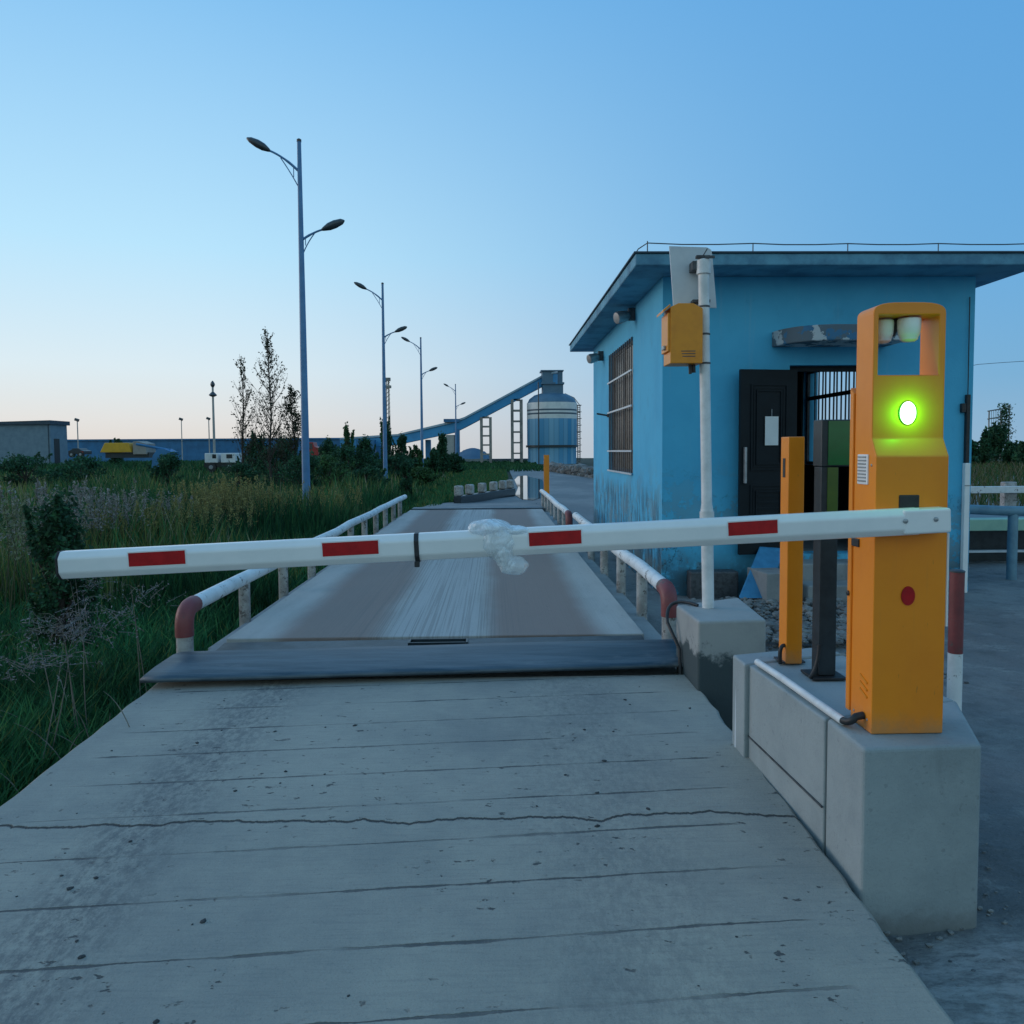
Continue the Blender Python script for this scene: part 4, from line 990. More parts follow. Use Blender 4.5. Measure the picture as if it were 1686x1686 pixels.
for (pa, pb_, p0_, p1_, nm) in ((893, 926, 652, 630, 'head_house'),):
    m = MB(); x0 = at(pa, 700, YS).x; x1 = at(pb_, 700, YS).x
    m.box((x0, YS-2, sz0+zz(655)), (x1, YS+2, sz0+zz(634))); m.box((x0-.3, YS-2.3, sz0+zz(634)), (x1+.2, YS+2.3, sz0+zz(631)))
    m.box((x0-.1, YS-1.9, sz0+zz(630.9)), (x1-.1, YS+1.9, sz0+zz(613))); m.box((x0-.4, YS-2.2, sz0+zz(612.8)), (x1+.1, YS+2.2, sz0+zz(611)))
    m.build('head_house', 'dome', silo)
m = MB(); x0 = at(886.5, 700, YS-4.3).x; m.tube([(x0, YS-sr-.12, sz0), (x0, YS-sr-.12, sz0+zz(633))], .11, 6); m.build('downpipe', 'dark_metal', silo)
m = MB()
lxp = at(953, 700, YS).x
for dx in (-.25, .25): m.tube([(lxp+dx, YS, sz0), (lxp+dx, YS, sz0+zz(668)), (lxp+dx-1.2, YS, sz0+zz(655)), (lxp+dx-3, YS, sz0+zz(648))], .09, 5)
for i in range(34):
    z = sz0 + zz(668)*i/33; m.tube([(lxp-.25, YS, z), (lxp+.25, YS, z)], .07, 4); 
for i in range(10):
    z = sz0 + zz(668)*i/9; m.box((lxp-.5, YS-.5, z), (lxp+.5, YS+.5, z+.12))
m.build('ladder', 'lattice', silo)
conv = empty('conveyor', (at(765, 690, YS).x, YS, sz0), 'long enclosed blue conveyor gallery climbing on trestles to the silo head', 'conveyor')
def gallery(pts, nm='gallery'):
    m = MB(); r2 = MB()
    P = [(at(px, pt, yy), at(px, pbm, yy), yy) for px, pt, pbm, yy in pts]
    for (a, b_, y0), (c_, d_, y1) in zip(P, P[1:]):
        m.add([a, c_, d_, b_, a+Vector((0, 3, 0)), c_+Vector((0, 3, 0)), d_+Vector((0, 3, 0)), b_+Vector((0, 3, 0))], [(0, 3, 2, 1), (4, 5, 6, 7), (3, 7, 6, 2), (0, 1, 5, 4), (1, 2, 6, 5), (0, 4, 7, 3)])
        e = Vector((0, -.25, .04)); u = Vector((0, 0, .38)); f = Vector((0, 3.25, .04))
        r2.add([a+e, c_+e, c_+e+u, a+e+u, a+f, c_+f, c_+f+u, a+f+u], [(0, 1, 2, 3), (7, 6, 5, 4), (3, 2, 6, 7), (0, 4, 5, 1), (1, 5, 6, 2), (0, 3, 7, 4)])
    g_ = m.build(nm, 'conveyor_blue', conv); r2.build('gallery_roof', 'conveyor_roof', g_)
gallery([(897, 619, 634, YS-.5), (765, 690, 704, YS-.5), (748, 696, 712, YS-.5), (655, 718, 732, YS+5), (560, 724, 742, YS+10)])
gallery([(918, 614.5, 632, YS-2.6), (896.6, 618.5, 634.2, YS-.6)], 'head_chute')
def trestle(px, hw, pt, pbm, n):
    m = MB(); x0 = at(px-hw, 700, YS).x; x1 = at(px+hw, 700, YS).x; z0 = at(px, pbm, YS).z-.8; z1 = at(px, pt, YS).z
    for x in (x0, x1):
        for y in (YS-.3, YS+2.2): m.box((x-.26, y-.26, z0), (x+.26, y+.26, z1))
    for i in range(n+1):
        z = z0+.8+(z1-z0-.8)*i/n
        m.box((x0+.262, YS-.5, z-.14), (x1-.262, YS-.1, z+.14)); m.box((x0+.262, YS+2.0, z-.14), (x1-.262, YS+2.4, z+.14))
    m.build('trestle', 'lattice', conv)
trestle(800, 7.5, 687, 763, 5); trestle(851, 7.5, 658, 764, 6)
m = MB(); x0 = at(734, 700, YS).x; x1 = at(748, 700, YS).x; zb = at(740, 764, YS).z-1
m.box((x0, YS-.2, zb), (x1, YS+3.2, at(740, 716, YS).z)); m.build('support_pier', 'conc_far', conv)
m = MB(); m.box((at(749, 700, YS).x, YS-.6, zb), (at(756, 700, YS).x, YS+2.6, at(740, 706, YS).z)); m.box((at(731, 700, YS).x, YS-1, at(740, 695, YS).z), (at(757, 700, YS).x, YS+3.3, at(740, 690, YS).z)); m.build('transfer_shaft', 'blue_wall', conv)
for px in (704, 590, 612):
    m = MB(); x0 = at(px, 700, YS+4).x; m.box((x0-.5, YS+4, zb), (x0+.5, YS+6, at(px, 724, YS+4).z)); m.build('support_pier', 'blue_wall', conv)

# ------------------------------------------------------------------ far left yard
YW = 170.0
m = MB(); zt = at(300, 725, YW).z; m.box((at(-400, 725, YW).x, YW, -1.4), (at(640, 725, YW).x, YW+.4, zt)); m.box((at(-400, 725, YW).x, YW-.3, zt+.005), (at(640, 725, YW).x, YW+.7, zt+.35))
tag(m.build('boundary_wall', 'blue_wall', loc=(at(300, 725, YW).x, YW, -1.4)), 'long low blue clad wall running along the far edge of the field', 'wall')
YB = 95.0
hs = empty('grey_building', (at(50, 740, YB).x, YB, -.9), 'plain grey blue flat building at the far left end of the blue wall', 'building')
bx0, bx1 = at(-90, 700, YB).x, at(82, 700, YB).x; zt = at(60, 699, YB).z; zp = at(84, 692, YB).z
m = MB(); m.box((bx0, YB, -1.2), (bx1, YB+3.7, zt)); m.build('wall', 'grey_blue_wall', hs)
m = MB(); m.prism([(bx0-.3, YB-.3, zt+.003), (bx0-.3, YB-.3, zt+.2), (bx1+.2, YB-.3, zp), (bx1+.2, YB-.3, zt+.003)], (0, 4.4, 0)); m.build('roof', 'roof_dark', hs)
m = MB(); m.box((bx1+.002, YB+.75, -1), (bx1+.04, YB+1.9, at(90, 722, YB).z)); m.build('door', 'black', hs)
m = MB(); m.box((at(80.5, 740, YB).x, YB-.08, -1), (at(81.5, 740, YB).x, YB-.002, zt-.02)); m.build('downpipe', 'roof_dark', hs)
# high mast and thin poles
def mast(px, ptop, Yd, r, label, hi=False):
    q = at(px, 742, Yd); zt = at(px, ptop, Yd).z
    t = empty('light_mast' if hi else 'lamp_post', (q.x, Yd, -.9), label, 'light mast' if hi else 'lamp post', None if hi else 'thin far lamp posts')
    m = MB(); m.tube([(q.x, Yd, -.9), (q.x, Yd, zt)], [r, r*.7], 8); m.build('pole', 'conc_far', t, smooth=True)
    m = MB()
    if hi:
        k_ = MB(); k_.lathe([(r*1.2, 0), (r*2.8, .25), (r*2.8, .4), (r*.9, 1.0)], (q.x, Yd, zt-2.6), 10); k_.build('service_ring', 'lamp_head', t); m.lathe([(r*.8, 0), (r*1.7, .5), (r*1.4, .9), (r*.3, 1.4)], (q.x, Yd, zt-.6), 10)
    else: m.box((q.x-.45, Yd-.2, zt-.4), (q.x+.3, Yd+.2, zt+.1), Matrix.Rotation(R(20), 3, 'Y'))
    m.build('lamp_cluster' if hi else 'lamp_head', 'lamp_head', t)
mast(353, 633, 165, .30, 'tall pale floodlight mast behind the blue wall, left of the thin trees', True)
mast(129, 690, 150, .13, 'thin lamp post just right of the grey building')
mast(300, 689, 165, .12, 'left of the pair of lamp posts beside the tall mast')
mast(345, 688, 165, .14, 'right of the pair of lamp posts, touching the tall mast')
q = at(637, 742, 120); zt = at(637, 622, 120).z
t = empty('lattice_mast', (q.x, 120, -.9), 'slender lattice mast rising behind the second street lamp', 'lattice mast')
m = MB()
for dx, dy in ((-.35, 0), (.35, 0), (0, .6)): m.tube([(q.x+.3+dx, 120+dy, -.9), (q.x+.3+dx*.5, 120+dy*.5, zt)], .07, 5)
for i in range(22):
    z = -.9+(zt+.9)*i/22; m.tube([(q.x-.05, 120, z), (q.x+.62, 120, z+.6)], .05, 4)
m.build('frame', 'lattice', t)
m = MB(); m.box((q.x-.3, 119.7, zt-1.6), (q.x+.8, 120.4, zt-1.2)); m.box((q.x-.1, 119.7, zt-.5), (q.x+.7, 120.4, zt)); m.build('platform', 'lattice', t)

# yellow tipper, blue hopper, white truck, red digger, small car
Yv = 70
def px2(px, py, Yd=Yv): return at(px, py, Yd)
def wheel(t, x, y, z, r=.5):
    m = MB(); m.lathe([(r*.5, -.16), (r, -.15), (r, .15), (r*.5, .16)], (x, y, z), 18, ax=(0, 1, 0)); w_ = m.build('wheel', 'black', t, smooth=True)
    m = MB(); m.lathe([(r*.48, -.02), (r*.4, .02)], (x, y-.165, z), 14, ax=(0, -1, 0)); m.build('rim', 'steel', w_)
a = px2(164, 743); b_ = px2(216, 743)
t = empty('tipper_truck', ((a.x+b_.x)/2, Yv, -.9), 'yellow tipper truck body half hidden in the weeds before the blue wall', 'truck')
zt = px2(190, 729).z; zb = px2(190, 745).z
m = MB(); m.prism([(a.x, Yv, zb), (b_.x, Yv, zb), (b_.x-.25, Yv, zt), (a.x+.45, Yv, zt)], (0, 2.3, 0)); m.build('dump_body', 'yellow', t, bevel=.05)
m = MB(); m.box((a.x+.3, Yv+.4, zb-.5), (b_.x+1.4, Yv+1.9, zb-.01)); m.build('chassis', 'dark_metal', t)
m = MB(); m.prism([(b_.x+.08, Yv+.15, zb-.2), (b_.x+1.3, Yv+.15, zb-.2), (b_.x+1.25, Yv+.15, zt-.1), (b_.x+.5, Yv+.15, zt+.15), (b_.x+.08, Yv+.15, zt+.1)], (0, 2, 0)); m.build('cab', 'lattice', t, bevel=.05)
for xx in (a.x+.7, b_.x-.3, b_.x+.9): wheel(t, xx, Yv+.15, -.45)
Yh = 55
a = px2(248, 765, Yh); b_ = px2(283, 765, Yh)
t = empty('blue_hopper', ((a.x+b_.x)/2, Yh, -.6), 'bright blue sheet metal hopper tilted in the weeds', 'hopper')
z0, z1, z2 = px2(260, 768, Yh).z-.5, px2(260, 750, Yh).z, px2(260, 739, Yh).z
m = MB(); m.prism([(a.x, Yh, z0), (a.x+.6, Yh, z0), (a.x+.62, Yh, z1), (b_.x-.1, Yh, z1+.05), (b_.x, Yh, z1+.25), (b_.x-.5, Yh, z2), (a.x+.5, Yh, z2-.05), (a.x+.15, Yh, z1)], (0, 1.2, 0)); m.build('bin', 'blue_wall', t, bevel=.02)
m = MB(); m.tube([(b_.x-.3, Yh+.3, z0), (b_.x-.3, Yh+.3, z1)], .06, 8); m.tube([(b_.x-.3, Yh+1, z0), (b_.x-.3, Yh+1, z1)], .06, 8); m.build('leg', 'dark_metal', t)
m = MB(); m.tube([(a.x-1.2, Yh+.5, z2+.35), (a.x+1.2, Yh+.5, z2-.1)], .09, 8); m.build('chute', 'blue_wall', t)
Yt = 60
a = px2(337, 762, Yt); b_ = px2(388, 762, Yt)
t = empty('white_truck', ((a.x+b_.x)/2, Yt, -.7), 'white truck with dark windows standing behind the thin leafless trees', 'truck')
zb, zt = px2(360, 762, Yt).z, px2(360, 746, Yt).z
m = MB(); m.box((a.x, Yt, zb), (a.x+1.0, Yt+1.9, zt)); m.box((a.x+1.25, Yt, zb), (b_.x, Yt+1.9, zt)); m.build('body', 'white_truck', t, bevel=.05)
m = MB(); m.box((a.x+.6, Yt-.02, zb+.35), (a.x+.9, Yt-.002, zt-.1)); m.box((a.x+1.7, Yt-.02, zb+.35), (b_.x-.25, Yt-.002, zt-.1)); m.build('window', 'glass', t)
m = MB(); m.box((a.x-.1, Yt+.1, zb-.35), (b_.x+.2, Yt+1.7, zb-.01)); m.build('chassis', 'black', t)
for xx in (a.x+.5, b_.x-.5): wheel(t, xx, Yt+.1, zb-.35, .38)
Yr = 75
a = px2(506, 748, Yr); b_ = px2(524, 748, Yr)
t = empty('red_digger', ((a.x+b_.x)/2, Yr, -.9), 'red digger cab showing just right of the tallest street lamp', 'digger')
zb, zt = px2(515, 750, Yr).z, px2(515, 728, Yr).z
m = MB(); m.prism([(a.x, Yr, zb), (b_.x, Yr, zb), (b_.x, Yr, zt-.55), (b_.x-.4, Yr, zt-.4), (b_.x-.5, Yr, zt), (a.x, Yr, zt)], (0, 1.6, 0)); m.build('cab', 'red_paint', t, bevel=.04)
m = MB(); m.box((a.x+.1, Yr-.02, zt-.7), (b_.x-.55, Yr-.002, zt-.12)); m.build('window', 'glass', t)
m = MB(); m.box((a.x-.3, Yr-.2, -.95), (b_.x+.8, Yr+1.8, zb-.01)); m.build('track', 'black', t, bevel=.1)
m = MB(); m.tube([(b_.x, Yr+.5, zb+.4), (b_.x+1.0, Yr+.5, zt-.2), (b_.x+1.9, Yr+.5, zb+.2)], .14, 8); m.build('boom', 'dark_metal', t)
a = px2(112, 745, 80); b_ = px2(138, 745, 80)
t = empty('parked_car', ((a.x+b_.x)/2, 80, -.9), 'dark car with reddish tail parked near the grey building', 'car')
m = MB(); x0, x1 = a.x, b_.x; zb = px2(120, 748, 80).z; zt = px2(120, 738, 80).z
m.prism([(x0, 80, zb), (x1, 80, zb), (x1, 80, zb+.35), (x1-.3, 80, zb+.42), (x1-.55, 80, zt), (x0+.5, 80, zt), (x0+.2, 80, zb+.42), (x0, 80, zb+.38)], (0, 1.6, 0)); m.build('body', 'dark_metal', t, bevel=.05)
m = MB(); m.box((x1-.35, 79.985, zb+.16), (x1-.05, 79.998, zb+.3)); m.build('tail_light', 'red_paint', t)
for xx in (x0+.35, x1-.35): wheel(t, xx, 80.1, zb-.02, .3)
# mound, sheds, stone wall, striped kerb wall
m = MB(); bmn = 30; xm0, xm1 = at(752, 760, 260).x, at(806, 760, 260).x
tag(m.add([Vector((xm0+(xm1-xm0)*i/bmn, 260+12*j, -1.2 + (3.9*math.sin(math.pi*min(1, (i/bmn)*.62+.22))**1.5*(1 if i < bmn else 0)+.3*mnoise.noise(Vector((i*.5, j, 0))))*(j in (1, 2)))) for j in range(4) for i in range(bmn+1)],
    [(j*(bmn+1)+i, j*(bmn+1)+i+1, (j+1)*(bmn+1)+i+1, (j+1)*(bmn+1)+i) for j in range(3) for i in range(bmn)]).build('hill', 'rubber_plate', smooth=True), kind='structure')
sh = empty('low_shed', (at(835, 760, 190).x, 190, -1), 'low grey shed row between the trestles and the silo', 'shed')
m = MB(); m.box((at(803, 760, 190).x, 190, -1.5), (at(868, 760, 190).x, 196, at(830, 757, 190).z)); m.build('wall', 'grey_blue_wall', sh)
m = MB(); m.box((at(802, 760, 190).x, 189.6, at(830, 757, 190).z+.01), (at(869, 760, 190).x, 196.4, at(830, 755.5, 190).z)); m.build('roof', 'roof_dark', sh)
m = MB()
for px in (842, 850, 858): m.box((at(px, 760, 190).x, 189.95, -.6), (at(px+4, 760, 190).x, 189.99, at(px, 759, 190).z))
m.build('window', 'glass', sh)
# stone wall along the right side of the far road
m = MB(); nst = 60
A0 = Vector((atz(893, 772, -.05).x, 62, 0)); A1 = Vector((atz(990, 790, 0).x+.4, 42, 0))
rr = random.Random(2)
for i in range(nst):
    for lv in range(3):
        t_ = (i+.5*(lv % 2))/nst; c = A0.lerp(A1, t_) + Vector((rr.uniform(-.1, .1), rr.uniform(-.2, .2), .08+lv*.2+rr.uniform(-.08, .08))); s = rr.uniform(.12, .36)
        m.add(*rock(c, (s*1.2, s, s*.85), i*3+lv, .9))
tag(m.build('stone_wall', 'stone', loc=A0), 'low rubble stone wall along the far road below the silo', 'wall')
kw = empty('kerb_wall', (0, 30, 0), 'low dark kerb wall with white painted teeth at the bend beyond the deck', 'kerb wall')
K0 = atz(759, 831, 0); K1 = atz(849, 815, 0); kd = (K1-K0).normalized(); kn = Vector((-kd.y, kd.x, 0))
m = MB(); q = [K0, K1, K1+kn*.25, K0+kn*.25]; m.prism([v + Vector((0, 0, -.1)) for v in q], (0, 0, .36)); m.build('base', 'dark_metal', kw, bevel=.02)
for i, tt in enumerate((0, .17, .38, .59, .77, .92)):
    c = K0.lerp(K1, tt); m = MB(); m.prism([v + Vector((0, 0, .265)) for v in (c, c+kd*.27, c+kd*.27+kn*.25, c+kn*.25)], (0, 0, .32)); m.build('tooth', 'post', kw, bevel=.05)

# power line at the right
m = MB(); m.tube([at(1500, 622, 60), at(1610, 600, 60), at(1650, 597, 60), at(1760, 590, 60)], .02, 5)
tag(m.build('power_line', 'bracket', loc=at(1610, 600, 60)), 'thin overhead wire crossing the sky right of the booth', 'wire')

# ------------------------------------------------------------------ vegetation
def leaf_mesh(name, P, size, cols, parent=None, loc=None, up=.0, seed=0, aspect=2.0):
    rg = np.random.default_rng(seed); n = len(P); P = np.asarray(P, float)
    o0 = np.array(worldloc(parent) if parent else (loc or (0, 0, 0)))
    d = rg.normal(size=(n, 3)); d[:, 2] += up; d /= np.linalg.norm(d, axis=1)[:, None]
    s = np.cross(d, rg.normal(size=(n, 3))); s /= np.linalg.norm(s, axis=1)[:, None]
    sz = size*rg.uniform(.6, 1.4, n)[:, None]
    a = P - d*sz; b = P + d*sz; l = P + s*sz/aspect; r = P - s*sz/aspect
    V = np.stack([a, l, b, r], 1).reshape(-1, 3) - o0
    me = bpy.data.meshes.new(name); me.vertices.add(4*n); me.vertices.foreach_set('co', V.ravel())
    me.loops.add(4*n); me.loops.foreach_set('vertex_index', np.arange(4*n, dtype=np.int32))
    me.polygons.add(n); me.polygons.foreach_set('loop_start', np.arange(0, 4*n, 4, dtype=np.int32)); me.polygons.foreach_set('loop_total', np.full(n, 4, np.int32))
    at_ = me.attributes.new('tint', 'FLOAT_COLOR', 'POINT'); c = np.repeat(np.concatenate([cols, np.ones((n, 1))], 1), 4, 0)
    at_.data.foreach_set('color', c.ravel()); me.materials.append(M['leaf']); me.update(); me.validate()
    o = bpy.data.objects.new(name, me); COL.objects.link(o)
    if parent: o.parent = parent
    else: o.location = o0
    return o
def tint(n, base, var=.35, seed=0):
    rg = np.random.default_rng(seed); k = rg.uniform(1-var, 1+var, (n, 1)); h = rg.normal(0, .08, (n, 3))
    return np.clip(np.array(base)*k*(1+h), 0, 1)
TINTS = dict(dark=(.036, .105, .055), mid=(.06, .135, .052), olive=(.10, .115, .045), autumn=(.10, .075, .03))
def shrub(px, ptop, pbase, hw, Yd, label, col='dark', n=1600, leaf=.09, name='shrub', tall=False, seed=0):
    rg = np.random.default_rng(seed+100); q = at(px, 742, Yd); zb = float(gz(q.x, Yd)); zt = at(px, ptop, Yd).z; W = hw*Yd/F; H = zt-zb
    t = empty(name, (q.x, Yd, zb), label, 'tree' if name.endswith('tree') else 'shrub', 'trees and bushes at the field edge')
    cl = []
    for i in range(15 if tall else (30 if Yd < 12 else 10)):
        h = rg.uniform(.18, .95); wr = W*(1-.75*h if tall else math.sqrt(max(.05, 1-(h*1.0)**2)))
        a = rg.uniform(0, 2*math.pi); r = wr*math.sqrt(rg.uniform(0, 1))*.8
        cl.append((q.x+r*math.cos(a), Yd+r*math.sin(a), zb+h*H, rg.uniform(.22, .42)*W, rg.uniform(.10, .17)*H, rg.uniform(.65, 1.3)))
    ns = 34 if tall else (10 if Yd < 12 else 26); spr = []
    for i in range(ns):
        h = rg.uniform(.1, .8); a = rg.uniform(0, 2*math.pi); r = W*(1-.8*h if tall else math.sqrt(max(.05, 1-h*h)))*rg.uniform(.2, 1.0)
        b0 = np.array((q.x+r*math.cos(a), Yd+r*math.sin(a), zb+h*H)); e0 = b0 + np.array((math.cos(a)*W*.30*rg.uniform(.2, 1.2), math.sin(a)*W*.30, H*rg.uniform(.10, .30)))
        spr.append((b0, e0))
    n1 = int(n*.62); k = rg.integers(0, len(cl), n1); C = np.array(cl)[k]; g_ = rg.normal(size=(n1, 3)); g_ /= np.linalg.norm(g_, axis=1)[:, None]; g_ *= rg.uniform(.3, 1.25, n1)[:, None]
    P = C[:, :3] + g_*C[:, [3, 3, 4]]*rg.uniform(.7, 1.15, (n1, 1))
    k2 = rg.integers(0, ns, n-n1); B0 = np.array([x[0] for x in spr])[k2]; E0_ = np.array([x[1] for x in spr])[k2]; u_ = rg.uniform(0, 1, (n-n1, 1))**.8
    P = np.concatenate([P, B0 + (E0_-B0)*u_ + rg.normal(0, 1, (n-n1, 3))*W*.05*(1.2-u_)]); C = np.concatenate([C, np.tile([[0, 0, 0, 0, 0, 1.0]], (n-n1, 1))*rg.uniform(.8, 1.3, (n-n1, 1))])
    m = MB(); m.tube([(q.x, Yd, zb), (q.x+.05, Yd, zb+H*.55), (q.x, Yd, zb+H*.9)], [.05*max(1, H/3), .03, .01], 7)
    for c in cl: m.tube([(q.x+.02, Yd, zb+max(.1, (c[2]-zb)*.5)), ((q.x+c[0])/2, (Yd+c[1])/2, zb+(c[2]-zb)*.8), c[:3]], [.02, .015, .006], 5)
    for b0, e0 in spr: m.tube([(q.x+.02, Yd, zb+max(.05, (b0[2]-zb)*.55)), b0, e0], [.014, .010, .004], 4, cap=False)
    m.build('trunk', 'bark', t, smooth=True)
    leaf_mesh('crown', P, leaf, tint(n, TINTS[col], .45, seed)*C[:, 5:6], t, seed=seed)
    return t
def thin_tree(px, ptop, hw, Yd, label, seed, leaves=900, dens=1.0, hb=.15):
    rg = random.Random(seed); q = at(px, 742, Yd); zb = float(gz(q.x, Yd)); H = at(px, ptop, Yd).z - zb; W = hw*Yd/F
    t = empty('poplar_tree', (q.x, Yd, zb), label, 'tree', 'thin half bare trees in the field')
    m = MB(); tr = [Vector((q.x + .06*math.sin(i*1.3+seed), Yd+.05*math.cos(i*1.9), zb+H*i/8)) for i in range(9)]
    m.tube(tr, [.06*(1-i/8.6) for i in range(9)], 7); P = []
    nb = int(44*dens)
    for i in range(nb):
        h = hb + (1-hb)*.95*(i/nb); base = tr[int(h*8)].lerp(tr[min(8, int(h*8)+1)], h*8 % 1); a = rg.uniform(0, 2*math.pi)
        L_ = W*(3.0*(1-h)+.35)*rg.uniform(.55, 1.15); pts = [base]; dv = Vector((math.cos(a)*.62, math.sin(a)*.62, .8)).normalized()
        for s in range(4):
            dv = (dv + Vector((rg.uniform(-.2, .2), rg.uniform(-.2, .2), .18))).normalized(); pts.append(pts[-1]+dv*L_/3)
        m.tube(pts, [.016, .012, .009, .006, .003], 4, cap=False)
        for s in (1, 2, 3):
            for _ in range(2):
                b2 = rg.uniform(0, 6.28); d2 = (dv + Vector((math.cos(b2)*.8, math.sin(b2)*.8, .2))).normalized(); e = pts[s] + d2*L_*.28; m.tube([pts[s], e], [.007, .002], 3, cap=False)
                for u in (.5, .8, 1): P.append(pts[s].lerp(e, u))
        for s in (2, 3, 4): P.append(pts[s])
    m.build('trunk', 'bark', t, smooth=True)
    P = [p for p in P]; pick = [rg.choice(P) + Vector((rg.gauss(0, .05), rg.gauss(0, .05), rg.gauss(0, .05))) for _ in range(leaves)]
    leaf_mesh('crown', [tuple(p) for p in pick], .05, tint(len(pick), (.035, .05, .028), .5, seed), t, seed=seed, up=.3)
thin_tree(401, 583, 22, 32, 'thin half bare poplar, shortest left one of the trio by the tallest lamp', 1, 620, 1.1)
thin_tree(446, 543, 26, 32, 'tallest thin poplar with airy upright twigs left of the tallest lamp', 2, 1250, 1.7)
thin_tree(484, 638, 22, 33, 'leafier small poplar partly behind the tallest lamp pole', 3, 2000, 1.3)
sh_l = [
 (425, 715, 745, 26, 36, 'dark bush under the middle thin poplar', 'dark'), (470, 722, 750, 30, 38, 'dark broad bush just left of the tallest lamp pole', 'dark'),
 (546, 728, 750, 26, 46, 'low dark bush right of the red digger', 'dark'), (573, 702, 750, 18, 50, 'small upright bush with open twigs between the two nearest lamps', 'mid'),
 (604, 722, 755, 24, 48, 'rounded dark bush left of the second lamp', 'dark'), (636, 688, 760, 15, 52, 'tall narrow tree touching the second lamp pole', 'dark'),
 (660, 722, 765, 17, 50, 'dark bush just right of the second lamp pole', 'dark'), (686, 738, 775, 16, 52, 'low bush at the foot of the third lamp', 'mid'),
 (729, 716, 775, 13, 60, 'narrow dark tree left of the concrete conveyor support', 'dark'), (712, 740, 778, 14, 54, 'small bush right of the third lamp', 'dark'),
 (668, 764, 790, 10, 30, 'small round dark bush in the grass between lamps', 'dark'),
 (84, 808, 905, 62, 7.2, 'large dark bush in the tall grass at far left', 'dark'),
 (275, 752, 790, 40, 30, 'wide dark bush in front of the blue hopper', 'dark'), (190, 719, 735, 14, 90, 'small dark tree showing above the yellow tipper', 'dark'),
 (390, 765, 800, 45, 26, 'broad dark bush in front of the white truck', 'dark'), (40, 748, 790, 60, 36, 'wide dark thicket below the grey building', 'dark'),
 (540, 755, 800, 50, 30, 'spreading bush right of the tallest lamp foot', 'mid'), (600, 765, 800, 40, 33, 'low spreading bush left of the second lamp foot', 'dark'),
 (690, 772, 795, 34, 40, 'low green bush below the third lamp', 'mid'), (455, 742, 775, 60, 34, 'broad dark thicket between the thin poplars and the tallest lamp', 'dark'), (500, 748, 790, 45, 27, 'dense dark bush behind the tallest lamp foot', 'dark'), (575, 738, 780, 50, 44, 'long dark thicket between the first two lamps', 'dark'), (650, 748, 785, 42, 46, 'dark thicket around the second lamp foot', 'dark'), (745, 748, 775, 22, 62, 'low bush below the concrete conveyor support', 'dark'),
 (130, 755, 780, 55, 40, 'flat dark thicket below the parked car', 'dark')]
for i, a in enumerate(sh_l):
    nm = 'tree' if 'tree' in a[5] else 'shrub'
    big = a[4] < 12
    shrub(*a[:6], a[6], n=9000 if big else 4800, leaf=.028 if big else .0017*a[4], name='small_tree' if nm == 'tree' else 'shrub', tall=(nm == 'tree'), seed=i)
# right hand trees
rt_ = [(1622, 712, 6, 60, 'dark conifer nearest the booth corner'), (1640, 700, 14, 66, 'tall dark conifer clump left of the wiry mast'), (1664, 724, 9, 62, 'pointed dark conifer right of the wiry mast'), (1684, 730, 11, 58, 'dark conifer at the right edge of the view'), (1706, 716, 16, 64, 'bushy conifer just beyond the right edge'), (1600, 722, 14, 64, 'conifer mostly hidden behind the booth corner')]
for i, (px, pt, hw, Yd, lb) in enumerate(rt_): shrub(px, pt, 770, hw*1.5, Yd, lb, 'dark', 2600, .17, 'conifer_tree', True, 60+i)
t = empty('wiry_mast', (at(1648, 742, 72).x, 72, -.9), 'tall lattice frame overgrown with creeper above the conifers', 'lattice frame')
m = MB()
for px in (1627, 1647, 1660): 
    c = at(px, 742, 72); m.tube([(c.x, 72, -.9), (c.x, 72, at(px, 676 if px < 1650 else 666, 72).z)], .07, 6)
for py in (677, 690, 705): m.tube([at(1626, py, 72), at(1662, py-6, 72)], .06, 5)
for i in range(9): m.tube([at(1629+i*3.6, 677-i*.6, 72), at(1629+i*3.6, 705, 72)], .025, 4)
m.build('frame', 'lattice', t)
rg = np.random.default_rng(8); P = []
for i in range(900):
    px = rg.normal(1655, 6); py = rg.uniform(664, 730); P.append(tuple(at(px, py, 72+rg.normal(0, .3))))
leaf_mesh('creeper', P, .11, tint(900, TINTS['dark'], .4, 9), t, seed=9)

